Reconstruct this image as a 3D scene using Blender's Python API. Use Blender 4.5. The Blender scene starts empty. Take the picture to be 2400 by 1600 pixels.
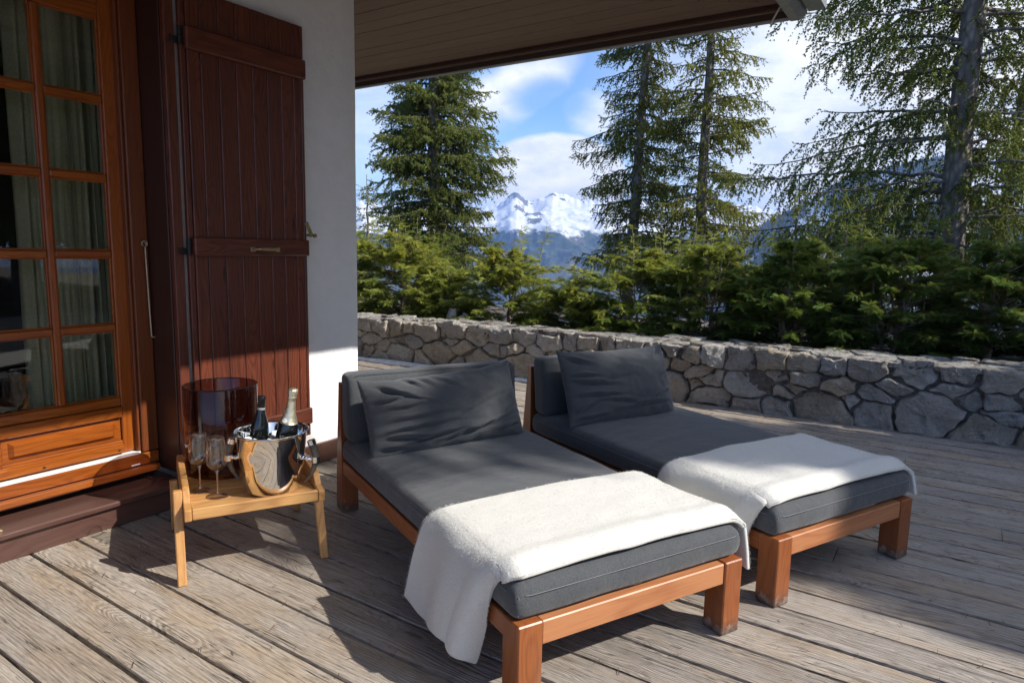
import bpy, bmesh, math, random
import numpy as np
from mathutils import Vector, Matrix, noise as mnoise

rng = np.random.default_rng(7)
random.seed(7)
sc = bpy.context.scene
COL = sc.collection
R = math.radians
DENOISE = True
SUN_E, SKY_E, CLOUD_E, EXPO, HAZE = 4.8, 0.15, 0.90, 0.46, 0.00013

# ------------------------------------------------------------------ tagging
def tag(o, label=None, cat=None, group=None, kind=None):
    if label: o['label'] = label
    if cat: o['category'] = cat
    if group: o['group'] = group
    if kind: o['kind'] = kind
    return o

def thing(name, label, cat, loc=(0, 0, 0), rotz=0.0, group=None):
    o = bpy.data.objects.new(name, None)
    o.empty_display_size = 0.1
    COL.objects.link(o)
    o.location = loc
    o.rotation_euler = (0, 0, rotz)
    return tag(o, label, cat, group)

# ------------------------------------------------------------------ mesh builder
class MB:
    def __init__(s):
        s.V = []; s.F = []; s.G = []; s.n = 0; s.Rn = []
    def add(s, verts, faces, gc=None, rnd=None):
        verts = [tuple(v) for v in verts]
        s.V += verts
        s.F += [tuple(i + s.n for i in f) for f in faces]
        if gc is None: gc = verts
        s.G += [tuple(g) for g in gc]
        if rnd is None: rnd = 0.5
        s.Rn += ([rnd] * len(verts) if np.isscalar(rnd) else list(rnd))
        s.n += len(verts)
    def box(s, x0, x1, y0, y1, z0, z1, b=0.003, axis=None, M=None, rnd=None, taper=None):
        """chamfered box; grain runs along its longest axis (or 'axis')"""
        c = [(x0 + x1) / 2, (y0 + y1) / 2, (z0 + z1) / 2]
        h = [(x1 - x0) / 2, (y1 - y0) / 2, (z1 - z0) / 2]
        if axis is None: axis = int(np.argmax(h))
        b = min(b, min(h) * 0.45)
        if rnd is None: rnd = random.random()
        off = [rnd * 37.0, rnd * 11.3, rnd * 5.7]
        o1, o2 = [(1, 2), (0, 2), (0, 1)][axis]
        idx = {}; vs = []; gs = []
        for sx in (-1, 1):
            for sy in (-1, 1):
                for sz in (-1, 1):
                    sg = (sx, sy, sz)
                    for k in range(3):
                        p = [c[i] + sg[i] * (h[i] if i == k else h[i] - b) for i in range(3)]
                        if taper: p = list(taper(*p))
                        g = (p[axis] + off[0], p[o1] - c[o1] + off[1] * 0, p[o2] - c[o2])
                        idx[sg + (k,)] = len(vs)
                        vs.append(Vector(p) if M is None else M @ Vector(p)); gs.append(g)
        fs = []
        for k in range(3):
            a, d = [(1, 2), (0, 2), (0, 1)][k]
            for sgn in (-1, 1):
                q = []
                for (p1, p2) in ((-1, -1), (1, -1), (1, 1), (-1, 1)):
                    t = [0, 0, 0]; t[k] = sgn; t[a] = p1; t[d] = p2
                    q.append(idx[tuple(t) + (k,)])
                fs.append(q)
            for p1 in (-1, 1):
                for p2 in (-1, 1):
                    t0 = [0, 0, 0]; t0[a] = p1; t0[d] = p2
                    tA = list(t0); tA[k] = -1; tB = list(t0); tB[k] = 1
                    fs.append([idx[tuple(tA) + (a,)], idx[tuple(tA) + (d,)], idx[tuple(tB) + (d,)], idx[tuple(tB) + (a,)]])
        for sx in (-1, 1):
            for sy in (-1, 1):
                for sz in (-1, 1):
                    fs.append([idx[(sx, sy, sz, k)] for k in range(3)])
        s.add(vs, fs, gs, rnd)
    def lathe(s, prof, n=32, c=(0, 0, 0), close=False, rnd=None):
        vs = []; fs = []
        m = len(prof)
        for i in range(n):
            a = 2 * math.pi * i / n
            for r, z in prof:
                vs.append((c[0] + r * math.cos(a), c[1] + r * math.sin(a), c[2] + z))
        for i in range(n):
            j = (i + 1) % n
            for k in range(m - (0 if close else 1)):
                k2 = (k + 1) % m
                fs.append((i * m + k, j * m + k, j * m + k2, i * m + k2))
        s.add(vs, fs, rnd=rnd)
    def tube(s, pts, rad, n=8, cap=True, rnd=None):
        pts = [Vector(p) for p in pts]
        if np.isscalar(rad): rad = [rad] * len(pts)
        vs = []; fs = []; gs = []
        up = Vector((0.13, 0.31, 0.94)).normalized()
        L = 0
        for i, p in enumerate(pts):
            t = (pts[min(i + 1, len(pts) - 1)] - pts[max(i - 1, 0)]).normalized()
            if abs(t.dot(up)) > 0.95: up = Vector((0.94, 0.2, 0.1)).normalized()
            a = t.cross(up).normalized(); b = t.cross(a).normalized()
            if i: L += (p - pts[i - 1]).length
            for k in range(n):
                th = 2 * math.pi * k / n
                vs.append(p + (a * math.cos(th) + b * math.sin(th)) * rad[i])
                gs.append((L, rad[i] * math.cos(th), rad[i] * math.sin(th)))
        for i in range(len(pts) - 1):
            for k in range(n):
                k2 = (k + 1) % n
                fs.append((i * n + k, i * n + k2, (i + 1) * n + k2, (i + 1) * n + k))
        if cap:
            fs.append(tuple(range(n - 1, -1, -1)))
            fs.append(tuple((len(pts) - 1) * n + k for k in range(n)))
        s.add(vs, fs, gs, rnd)
    def prism(s, poly, d0, d1, plane='yz', gc_axis=0, rnd=None):
        """extrude a 2D polygon; plane 'xz' extrudes along y, 'yz' along x, 'xy' along z"""
        n = len(poly); vs = []
        for d in (d0, d1):
            for (a, b) in poly:
                vs.append({'xz': (a, d, b), 'yz': (d, a, b), 'xy': (a, b, d)}[plane])
        fs = [tuple(range(n)), tuple(range(2 * n - 1, n - 1, -1))]
        for i in range(n):
            j = (i + 1) % n
            fs.append((i, j, n + j, n + i))
        if rnd is None: rnd = random.random()
        o1, o2 = [(1, 2), (0, 2), (0, 1)][gc_axis]
        gs = [(v[gc_axis] + rnd * 37, v[o1], v[o2]) for v in vs]
        s.add(vs, fs, gs, rnd)
    def grid(s, P, rnd=None, wrapu=False, gc=None):
        """P: array (nu,nv,3)"""
        P = np.asarray(P); nu, nv = P.shape[:2]
        fs = []
        for i in range(nu if wrapu else nu - 1):
            i2 = (i + 1) % nu
            for j in range(nv - 1):
                fs.append((i * nv + j, i2 * nv + j, i2 * nv + j + 1, i * nv + j + 1))
        s.add(P.reshape(-1, 3), fs, gc, rnd)
    def build(s, name, mat, parent=None, smooth=False, recalc=True, angle=None):
        me = bpy.data.meshes.new(name)
        me.from_pydata(s.V, [], s.F)
        if recalc:
            bm = bmesh.new(); bm.from_mesh(me)
            bmesh.ops.recalc_face_normals(bm, faces=bm.faces)
            bm.to_mesh(me); bm.free()
        at = me.attributes.new('gc', 'FLOAT_VECTOR', 'POINT')
        at.data.foreach_set('vector', np.array(s.G, dtype=np.float32).ravel())
        at = me.attributes.new('rnd', 'FLOAT', 'POINT')
        at.data.foreach_set('value', np.array(s.Rn, dtype=np.float32))
        if smooth:
            me.polygons.foreach_set('use_smooth', [True] * len(me.polygons))
            if angle is not None:
                me.set_sharp_from_angle(angle=R(angle))
        me.materials.append(mat)
        o = bpy.data.objects.new(name, me)
        COL.objects.link(o)
        if parent is not None: o.parent = parent
        return o

def np_mesh(name, V, T, rnd, mat, parent=None, k=3):
    """fast build for foliage: V (n,3), T (m,k)"""
    me = bpy.data.meshes.new(name)
    V = np.ascontiguousarray(V, dtype=np.float32); T = np.ascontiguousarray(T, dtype=np.int32)
    me.vertices.add(len(V)); me.vertices.foreach_set('co', V.ravel())
    me.loops.add(T.size); me.loops.foreach_set('vertex_index', T.ravel())
    me.polygons.add(len(T))
    me.polygons.foreach_set('loop_start', np.arange(0, T.size, k, dtype=np.int32))
    me.polygons.foreach_set('loop_total', np.full(len(T), k, dtype=np.int32))
    me.update(calc_edges=True)
    at = me.attributes.new('rnd', 'FLOAT', 'POINT')
    at.data.foreach_set('value', np.asarray(rnd, dtype=np.float32))
    me.materials.append(mat)
    o = bpy.data.objects.new(name, me); COL.objects.link(o)
    if parent is not None: o.parent = parent
    return o

# ------------------------------------------------------------------ materials
class NT:
    def __init__(s, name, world=False):
        if world:
            s.m = bpy.data.worlds.new(name); 
        else:
            s.m = bpy.data.materials.new(name)
        s.m.use_nodes = True
        s.nt = s.m.node_tree
        s.nt.nodes.clear()
        s.out = s.nt.nodes.new('ShaderNodeOutputWorld' if world else 'ShaderNodeOutputMaterial')
    def n(s, typ, ins=None, **props):
        nd = s.nt.nodes.new('ShaderNode' + typ)
        for k, v in props.items(): setattr(nd, k, v)
        for k, v in (ins or {}).items():
            sock = nd.inputs[k]
            if isinstance(v, bpy.types.NodeSocket): s.nt.links.new(v, sock)
            else: sock.default_value = v
        return nd
    def link(s, a, b): s.nt.links.new(a, b)
    def math(s, op, a, b=None, c=None, clamp=False):
        nd = s.nt.nodes.new('ShaderNodeMath'); nd.operation = op; nd.use_clamp = clamp
        for i, v in enumerate((a, b, c)):
            if v is None: continue
            if isinstance(v, bpy.types.NodeSocket): s.nt.links.new(v, nd.inputs[i])
            else: nd.inputs[i].default_value = v
        return nd.outputs[0]
    def vmath(s, op, a, b=None):
        nd = s.nt.nodes.new('ShaderNodeVectorMath'); nd.operation = op
        for i, v in enumerate((a, b)):
            if v is None: continue
            if isinstance(v, bpy.types.NodeSocket): s.nt.links.new(v, nd.inputs[i])
            else: nd.inputs[i].default_value = v
        return nd.outputs['Value'] if op in ('DOT_PRODUCT', 'LENGTH') else nd.outputs[0]
    def mix(s, f, a, b, blend='MIX'):
        nd = s.nt.nodes.new('ShaderNodeMix'); nd.data_type = 'RGBA'; nd.blend_type = blend
        for k, v in ((0, f), (6, a), (7, b)):
            if isinstance(v, bpy.types.NodeSocket): s.nt.links.new(v, nd.inputs[k])
            else: nd.inputs[k].default_value = (v if k == 0 else (tuple(v) + (1,))[:4])
        return nd.outputs[2]
    def sm(s, x, lo, hi, a=0.0, b=1.0):
        nd = s.nt.nodes.new('ShaderNodeMapRange'); nd.interpolation_type = 'SMOOTHSTEP'
        s.nt.links.new(x, nd.inputs[0])
        for i, v in enumerate((lo, hi, a, b)): nd.inputs[i + 1].default_value = v
        return nd.outputs[0]
    def noise(s, vec, scale, detail=3, rough=0.55, dist=0.0, out='Fac'):
        nd = s.n('TexNoise', {'Scale': scale, 'Detail': detail, 'Roughness': rough, 'Distortion': dist})
        if vec is not None: s.nt.links.new(vec, nd.inputs['Vector'])
        return nd.outputs[out]
    def scale(s, vec, xyz):
        return s.vmath('MULTIPLY', vec, xyz)
    def attr(s, name, out):
        return s.n('Attribute', attribute_name=name).outputs[out]
    def gc(s): return s.attr('gc', 'Vector')
    def rnd(s): return s.attr('rnd', 'Fac')
    def obj(s): return s.n('TexCoord').outputs['Object']
    def bump(s, h, strength=0.3, dist=0.01, nrm=None):
        nd = s.n('Bump', {'Height': h, 'Strength': strength, 'Distance': dist})
        if nrm is not None: s.link(nrm, nd.inputs['Normal'])
        return nd.outputs[0]
    def pbr(s, **k):
        ins = {}
        mp = dict(color='Base Color', rough='Roughness', metal='Metallic', normal='Normal', coat='Coat Weight',
                  coatr='Coat Roughness', sheen='Sheen Weight', ior='IOR', trans='Transmission Weight', spec='Specular IOR Level', sub='Subsurface Weight')
        for a, v in k.items():
            if a == 'color' and not isinstance(v, bpy.types.NodeSocket): v = (tuple(v) + (1,))[:4]
            ins[mp[a]] = v
        b = s.n('BsdfPrincipled', ins)
        s.link(b.outputs[0], s.out.inputs[0])
        return b

def wood(name, light, dark, red=None, freq=60, rough=0.4, coat=0.0, line=0.55, bump=0.12, wear=0.0, knots=0.0):
    t = NT(name); g = t.gc(); r = t.rnd()
    off = t.n('CombineXYZ', {'X': t.math('MULTIPLY', r, 13.0), 'Y': t.math('MULTIPLY', r, 7.0), 'Z': t.math('MULTIPLY', r, 3.0)}).outputs[0]
    gv = t.vmath('ADD', g, off)
    sep = t.n('SeparateXYZ', {0: g}).outputs
    w = t.noise(t.scale(gv, (1.3, 6, 6)), 1.0, 3, 0.5)
    kv = t.n('TexVoronoi', {'Scale': 1.0}, feature='F1'); t.link(t.scale(gv, (2.2, 9, 9)), kv.inputs['Vector']); kd = kv.outputs['Distance']
    f = t.math('ADD', t.math('MULTIPLY', sep[1], freq * 6.0), t.math('MULTIPLY', t.math('ADD', w, t.math('MULTIPLY', t.sm(kd, .5, 0.0), .35)), freq * 1.3))
    f = t.math('ADD', f, t.math('MULTIPLY', sep[2], freq * 4.0))
    ring = t.math('MULTIPLY_ADD', t.math('SINE', f), 0.5, 0.5)
    fib = t.noise(t.scale(gv, (6, 160, 160)), 1.0, 2, 0.7)
    big = t.noise(t.scale(gv, (1.0, 3, 3)), 1.0, 2)
    k = t.math('ADD', t.math('MULTIPLY', t.math('POWER', ring, 2.0), line * 0.6), t.math('MULTIPLY', t.sm(fib, .35, .75), line * 0.5))
    k = t.math('ADD', k, t.math('MULTIPLY', t.sm(big, .3, .7), 0.25), clamp=True)
    c = t.mix(k, light, dark)
    c = t.mix(t.math('MULTIPLY', t.math('FRACT', t.math('MULTIPLY', r, 5.3)), 0.45), c, red or dark)
    if knots: c = t.mix(t.math('MULTIPLY', t.sm(kd, 0.12, 0.04), knots), c, tuple(x * .3 for x in dark))
    if wear:
        z = t.n('SeparateXYZ', {0: t.obj()}).outputs[2]
        wn = t.noise(t.obj(), 28, 4, 0.7)
        low = t.math('MULTIPLY', t.sm(z, 0.1, 0.0), 1.0)
        wm = t.sm(t.math('ADD', wn, t.math('MULTIPLY', low, 0.34)), 0.70, 0.90)
        c = t.mix(t.math('MULTIPLY', wm, wear), c, (0.42, 0.33, 0.26))
        gy = t.noise(t.scale(gv, (3, 14, 14)), 1.0, 4, .65)
        c = t.mix(t.math('MULTIPLY', t.sm(gy, .56, .74), .45), c, (0.20, 0.135, 0.09))
        dm = t.math('MULTIPLY', t.sm(t.math('ADD', z, t.math('MULTIPLY', wn, 0.08)), 0.105, 0.035), 0.82)
        c = t.mix(dm, c, (0.045, 0.035, 0.03))
    h = t.math('ADD', t.math('MULTIPLY', ring, 0.3), fib)
    t.pbr(color=c, rough=t.math('MULTIPLY_ADD', fib, 0.2, rough - 0.1), coat=coat, coatr=0.25, normal=t.bump(h, bump, 0.004))
    return t.m

def deck_mat():
    t = NT('weathered_larch'); g = t.gc(); r = t.rnd()
    off = t.n('CombineXYZ', {'X': t.math('MULTIPLY', r, 91.0), 'Y': t.math('MULTIPLY', r, 17.0), 'Z': 0.0}).outputs[0]
    gv = t.vmath('ADD', g, off)
    sep = t.n('SeparateXYZ', {0: g}).outputs
    # knots
    kv = t.n('TexVoronoi', {'Scale': 1.0, 'Randomness': 1.0}, feature='F1')
    t.link(t.scale(gv, (1.5, 7.0, 0.0)), kv.inputs['Vector'])
    kd = kv.outputs['Distance']
    kn = t.sm(kd, 0.42, 0.0)
    w = t.noise(t.scale(gv, (0.9, 4.5, 1)), 1.0, 4, 0.5, 0.3)
    fq = t.math('MULTIPLY_ADD', t.math('FRACT', t.math('MULTIPLY', r, 7.31)), 150.0, 130.0)
    f = t.math('MULTIPLY', t.math('ADD', t.math('MULTIPLY', sep[1], 2.4), t.math('ADD', t.math('MULTIPLY', w, 0.62), t.math('MULTIPLY', kn, 0.22))), fq)
    ring = t.math('MULTIPLY_ADD', t.math('SINE', f), 0.5, 0.5)
    ring2 = t.math('POWER', ring, 2.5)
    fib = t.noise(t.scale(gv, (3, 300, 1)), 1.0, 3, 0.75)
    fine = t.noise(t.scale(gv, (25, 420, 1)), 1.0, 2, 0.6)
    blot = t.noise(t.scale(gv, (2.2, 7, 1)), 1.0, 4, 0.6)
    blot2 = t.noise(t.scale(gv, (6, 22, 1)), 1.0, 4, 0.65)
    base = t.mix(t.sm(blot, 0.35, 0.68), (0.52, 0.455, 0.39), (0.48, 0.37, 0.265))
    base = t.mix(t.math('MULTIPLY', t.math('FRACT', t.math('MULTIPLY', r, 3.7)), 0.55), base, (0.31, 0.285, 0.265))
    base = t.mix(t.math('MULTIPLY', t.sm(blot2, 0.55, 0.75), 0.45), base, (0.2, 0.165, 0.13))
    dk = t.math('ADD', t.math('MULTIPLY', ring2, t.math('MULTIPLY_ADD', t.math('FRACT', t.math('MULTIPLY', r, 11.7)), .42, .06)), t.math('MULTIPLY', t.sm(fib, 0.44, 0.68), 0.58))
    dk = t.math('ADD', dk, t.math('MULTIPLY', t.sm(fine, 0.45, 0.72), 0.36), clamp=True)
    c = t.mix(dk, base, (0.085, 0.070, 0.058))
    crack = t.noise(t.scale(gv, (1.1, 55, 1)), 1.0, 3, 0.6)
    ck = t.sm(t.math('ABSOLUTE', t.math('SUBTRACT', crack, 0.5)), 0.012, 0.0)
    ck = t.math('MULTIPLY', ck, t.sm(t.noise(t.scale(gv, (2.0, 9, 1)), 1.0, 2), 0.5, 0.6))
    c = t.mix(t.math('MULTIPLY', ck, 0.85), c, (0.03, 0.025, 0.02))
    kc = t.sm(kd, 0.085, 0.045)
    c = t.mix(t.math('MULTIPLY', kc, 0.75), c, (0.10, 0.075, 0.055))
    spots = t.noise(t.obj(), 9.0, 5, 0.75)
    c = t.mix(t.math('MULTIPLY', t.sm(spots, 0.56, 0.70), 0.42), c, (0.13, 0.105, 0.085))
    h = t.math('SUBTRACT', t.math('MULTIPLY', ring, 0.5), t.math('ADD', t.math('MULTIPLY', fib, 0.7), t.math('MULTIPLY', ck, 2.0)))
    t.pbr(color=c, rough=0.72, spec=0.3, normal=t.bump(h, 0.8, 0.005))
    return t.m

def plain(name, col, rough=0.5, metal=0.0, var=0.15, scale=20, bump=0.0, **k):
    t = NT(name); v = t.obj()
    nz = t.noise(v, scale, 4, 0.6)
    c = t.mix(t.sm(nz, 0.3, 0.7), tuple(x * (1 - var) for x in col), tuple(min(1, x * (1 + var)) for x in col))
    kw = dict(color=c, rough=rough, metal=metal)
    if bump: kw['normal'] = t.bump(nz, bump, 0.01)
    kw.update(k); t.pbr(**kw)
    return t.m

def plaster():
    t = NT('white_plaster'); v = t.obj()
    a = t.noise(v, 9, 5, 0.6); b = t.noise(v, 70, 3, 0.6)
    pits = t.sm(t.noise(v, 38, 2, 0.5), 0.70, 0.76)
    c = t.mix(t.sm(a, .3, .75), (0.86, 0.865, 0.875), (0.81, 0.815, 0.825))
    c = t.mix(t.math('MULTIPLY', pits, 0.12), c, (0.5, 0.5, 0.5))
    h = t.math('SUBTRACT', t.math('ADD', t.math('MULTIPLY', a, 1.2), t.math('MULTIPLY', b, 0.25)), t.math('MULTIPLY', pits, 0.5))
    t.pbr(color=c, rough=0.85, normal=t.bump(h, 0.55, 0.014))
    return t.m

def fabric():
    t = NT('charcoal_canvas'); v = t.gc()
    sep = t.n('SeparateXYZ', {0: v}).outputs
    wx = t.math('SINE', t.math('MULTIPLY', t.math('ADD', sep[0], sep[1]), 1900.0))
    wy = t.math('SINE', t.math('MULTIPLY', t.math('SUBTRACT', sep[0], t.math('SUBTRACT', sep[1], sep[2])), 1700.0))
    weave = t.math('MULTIPLY', wx, wy)
    n1 = t.noise(v, 330, 4, 0.85); n2 = t.noise(v, 7, 5, 0.65)
    c = t.mix(t.sm(n1, 0.3, 0.72), (0.036, 0.040, 0.046), (0.098, 0.103, 0.110))
    c = t.mix(t.math('MULTIPLY', t.sm(n2, .35, .7), 0.3), c, (0.085, 0.086, 0.086))
    h = t.math('ADD', t.math('MULTIPLY', weave, 0.2), n1)
    big = t.bump(t.noise(v, 14, 5, 0.6), 0.22, 0.03)
    t.pbr(color=c, rough=0.88, sheen=0.25, spec=0.25, normal=t.bump(h, 0.25, 0.002, big))
    return t.m

def wool():
    t = NT('boiled_wool'); v = t.gc()
    n1 = t.noise(v, 260, 4, 0.75); n2 = t.noise(v, 55, 4, 0.65); n3 = t.noise(v, 9, 3)
    c = t.mix(t.sm(n1, 0.3, 0.7), (0.595, 0.575, 0.525), (0.69, 0.675, 0.63))
    c = t.mix(t.math('MULTIPLY', t.sm(n3, .4, .7), 0.3), c, (0.63, 0.61, 0.56))
    big = t.bump(n2, 0.22, 0.012)
    t.pbr(color=c, rough=0.95, sheen=0.35, spec=0.1, normal=t.bump(n1, 0.32, 0.005, big))
    return t.m

def stone_mat(name, A, B, Cc, moss=0.0):
    t = NT(name); v = t.obj(); r = t.rnd()
    r2 = t.math('FRACT', t.math('MULTIPLY', r, 17.3))
    off = t.n('CombineXYZ', {'X': t.math('MULTIPLY', r, 31.0), 'Y': t.math('MULTIPLY', r2, 17.0), 'Z': 0.0}).outputs[0]
    vv = t.vmath('ADD', v, off)
    n1 = t.noise(vv, 7, 6, 0.7, .4); n2 = t.noise(vv, 42, 6, 0.75); n3 = t.noise(t.scale(vv, (1, 1, 2.5)), 15, 5, 0.7, 1.0)
    c = t.mix(t.sm(r, 0.1, 0.9), A, B)
    c = t.mix(t.math('MULTIPLY', t.math('POWER', r2, 2.0), 0.85), c, Cc)
    c = t.mix(t.math('MULTIPLY', t.sm(n1, 0.40, 0.66), 0.55), c, tuple(x * .55 for x in Cc))
    c = t.mix(t.math('MULTIPLY', t.sm(n2, 0.50, 0.70), 0.42), c, (0.16, 0.148, 0.135))
    c = t.mix(t.math('MULTIPLY', t.sm(n3, 0.55, 0.70), 0.55), c, (0.60, 0.575, 0.53))
    vein = t.sm(t.math('ABSOLUTE', t.math('SUBTRACT', t.noise(vv, 8, 4, 0.65, 1.4), 0.5)), 0.020, 0.0)
    c = t.mix(t.math('MULTIPLY', vein, 0.4), c, (0.64, 0.62, 0.58))
    if moss:
        ms = t.noise(v, 7, 5, 0.7)
        c = t.mix(t.math('MULTIPLY', t.sm(ms, 0.50, 0.60), moss), c, (0.10, 0.068, 0.035))
    h = t.math('ADD', t.math('MULTIPLY', n1, 1.6), t.math('ADD', n2, t.math('MULTIPLY', n3, 1.1)))
    t.pbr(color=c, rough=0.88, spec=0.25, normal=t.bump(h, 1.0, 0.035))
    return t.m

def bark():
    t = NT('spruce_bark'); v = t.obj()
    vo = t.n('TexVoronoi', {'Scale': 1.0}, feature='F1'); t.link(t.scale(v, (16, 16, 7)), vo.inputs['Vector'])
    n1 = t.noise(t.scale(v, (9, 9, 3)), 1.0, 5, 0.7)
    c = t.mix(t.sm(vo.outputs['Distance'], .1, .7), (0.31, 0.27, 0.235), (0.14, 0.12, 0.102))
    c = t.mix(t.math('MULTIPLY', t.sm(n1, .5, .7), .6), c, (0.30, 0.28, 0.25))
    t.pbr(color=c, rough=0.9, normal=t.bump(t.math('ADD', vo.outputs['Distance'], n1), 0.6, 0.03))
    return t.m

def leaf(name, dark, mid, tip, trans=0.3, brown=None):
    t = NT(name); r = t.rnd(); v = t.obj()
    n = t.noise(v, 1.3, 3, 0.6)
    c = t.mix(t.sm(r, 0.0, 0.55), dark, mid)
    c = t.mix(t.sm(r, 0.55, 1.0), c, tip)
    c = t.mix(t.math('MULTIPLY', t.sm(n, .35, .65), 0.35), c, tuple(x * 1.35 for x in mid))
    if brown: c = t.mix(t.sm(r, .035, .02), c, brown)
    d = t.n('BsdfPrincipled', {'Base Color': c, 'Roughness': 0.6, 'Specular IOR Level': 0.3})
    tr = t.n('BsdfTranslucent', {'Color': t.mix(0.5, c, tip)})
    mx = t.n('MixShader', {0: trans, 1: d.outputs[0], 2: tr.outputs[0]})
    t.link(mx.outputs[0], t.out.inputs[0])
    return t.m

def thin_glass(name, tint, gloss=1.0, rough=0.0, f0=.04):
    """clear or tinted glass wall: straight-through light plus Fresnel mirror"""
    t = NT(name)
    fc = t.n('LayerWeight', {'Blend': .5}).outputs['Facing']
    fr = t.math('MULTIPLY_ADD', t.math('POWER', fc, 5.0), .92, f0)
    tr = t.n('BsdfTransparent', {'Color': tuple(tint) + (1,)})
    gl = t.n('BsdfGlossy', {'Color': (1, 1, 1, 1), 'Roughness': rough})
    mx = t.n('MixShader', {0: t.math('MULTIPLY', fr, gloss, clamp=True), 1: tr.outputs[0], 2: gl.outputs[0]})
    t.link(mx.outputs[0], t.out.inputs[0])
    return t.m

def snow_mat():
    t = NT('old_snow'); v = t.obj()
    n = t.noise(v, 14, 5, 0.65)
    c = t.mix(t.sm(n, .35, .7), (0.80, 0.81, 0.83), (0.60, 0.59, 0.58))
    t.pbr(color=c, rough=0.7, normal=t.bump(n, 0.5, 0.02))
    return t.m

MT = {}
MT['deck'] = deck_mat()
MT['door'] = wood('varnished_pine', (0.36, 0.100, 0.010), (0.165, 0.034, 0.004), (0.23, 0.044, 0.005), 42, 0.32, 0.35, 0.7)
MT['frame'] = wood('dark_varnished_pine', (0.20, 0.055, 0.012), (0.10, 0.024, 0.006), (0.12, 0.027, 0.007), 42, 0.4, 0.2, 0.6)
MT['jamb'] = wood('dark_stained_boards', (0.050, 0.017, 0.009), (0.03, 0.009, 0.005), None, 40, 0.45, 0.2, 0.5)
MT['shutter'] = wood('red_brown_stain', (0.180, 0.046, 0.022), (0.058, 0.015, 0.009), (0.085, 0.029, 0.020), 46, 0.36, 0.18, 0.85, knots=.85)
MT['step'] = wood('worn_dark_stain', (0.10, 0.052, 0.043), (0.05, 0.024, 0.021), (0.13, 0.055, 0.035), 40, 0.36, 0.2, 0.6, wear=0.0)
MT['teak'] = wood('oiled_teak', (0.34, 0.108, 0.030), (0.17, 0.046, 0.013), (0.24, 0.062, 0.016), 34, 0.42, 0.15, 0.6, wear=0.75)
MT['teakrail'] = wood('bleached_teak', (0.50, 0.22, 0.092), (0.33, 0.115, 0.042), (0.42, 0.16, 0.07), 20, 0.48, 0.08, 0.75, knots=.0)
MT['tray'] = wood('honey_teak', (0.60, 0.34, 0.125), (0.34, 0.145, 0.045), (0.50, 0.24, 0.08), 26, 0.42, 0.12, 0.75)
MT['soffit'] = wood('bleached_soffit', (0.205, 0.142, 0.105), (0.115, 0.072, 0.050), (0.155, 0.098, 0.07), 40, 0.6, 0.0, 0.5, knots=.5)
MT['fascia'] = wood('dark_fascia', (0.05, 0.03, 0.022), (0.03, 0.016, 0.012), None, 40, 0.6, 0.0, 0.5)
MT['plaster'] = plaster()
MT['fabric'] = fabric()
MT['wool'] = wool()
MT['stone'] = stone_mat('rubble_stone', (0.68, 0.635, 0.565), (0.43, 0.415, 0.40), (0.57, 0.45, 0.30))
MT['cap'] = stone_mat('cap_stone', (0.55, 0.52, 0.47), (0.44, 0.42, 0.39), (0.46, 0.40, 0.32), 0.85)
MT['mortar'] = plain('old_mortar', (0.11, 0.098, 0.086), 0.95, 0, 0.4, 26, 0.8)
MT['bark'] = bark()
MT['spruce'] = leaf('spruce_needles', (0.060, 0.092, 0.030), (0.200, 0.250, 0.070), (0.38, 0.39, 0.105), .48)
MT['spruce2'] = leaf('sunlit_spruce_needles', (0.070, 0.095, 0.024), (0.225, 0.260, 0.056), (0.43, 0.42, 0.100), .49)  # lighter, yellower copy of the needles: sunlight put into the colour
MT['thuja'] = leaf('thuja_sprays', (0.028, 0.062, 0.016), (0.115, 0.20, 0.034), (0.40, 0.41, 0.070), 0.44, (.16, .085, .035))
MT['stem'] = plain('bare_stem', (0.26, 0.20, 0.15), 0.85, 0, 0.35, 30, 0.3)
MT['cone'] = plain('cone_scales', (0.22, 0.11, 0.05), 0.7, 0, 0.4, 60, 0.5)
MT['chrome'] = plain('polished_steel', (0.86, 0.85, 0.83), 0.035, 1.0, 0.02, 6)
MT['brass'] = plain('aged_brass', (0.45, 0.36, 0.2), 0.4, 0.8, 0.3, 60)
MT['zincrod'] = plain('zinc_plate', (0.52, 0.47, 0.38), 0.45, 0.5, 0.15, 40)
MT['iron'] = plain('black_iron', (0.02, 0.02, 0.022), 0.5, 0.3, 0.3, 40)
MT['zinc'] = plain('grey_zinc', (0.42, 0.44, 0.47), 0.42, 0.6, 0.1, 20)
MT['drip'] = plain('weathered_metal', (0.35, 0.36, 0.37), 0.5, 0.3, 0.1, 20)
MT['horn'] = plain('dark_horn', (0.085, 0.072, 0.058), 0.3, 0, 0.6, 24, 0.05, coat=0.3)
MT['seal'] = plain('white_seal', (0.82, 0.80, 0.77), 0.6, 0, 0.06, 30)
MT['greystrip'] = plain('shaded_wall_grey', (0.55, 0.55, 0.55), 0.85, 0, 0.08, 30)  # shade of the white wall in the gap put into a grey
MT['pane'] = thin_glass('window_glass', (0.90, 0.93, 0.91), 1.6)
MT['flute'] = thin_glass('crystal_glass', (0.98, 0.985, 0.985), 1.0, 0.03, .055)
MT['solidglass'] = thin_glass('solid_crystal', (0.95, 0.95, 0.95), 1.0, 0.0, .16)
MT['smoke'] = thin_glass('smoked_glass', (0.54, 0.455, 0.445), .9)
t = NT('solid_glass'); g_ = t.n('BsdfGlass', {'Color': (1, 1, 1, 1), 'Roughness': 0.0, 'IOR': 1.45}); t.link(g_.outputs[0], t.out.inputs[0]); MT['glass'] = t.m
MT['bottle'] = plain('dark_bottle_glass', (0.006, 0.007, 0.008), 0.06, 0, 0.2, 10, coat=0.6)
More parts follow.
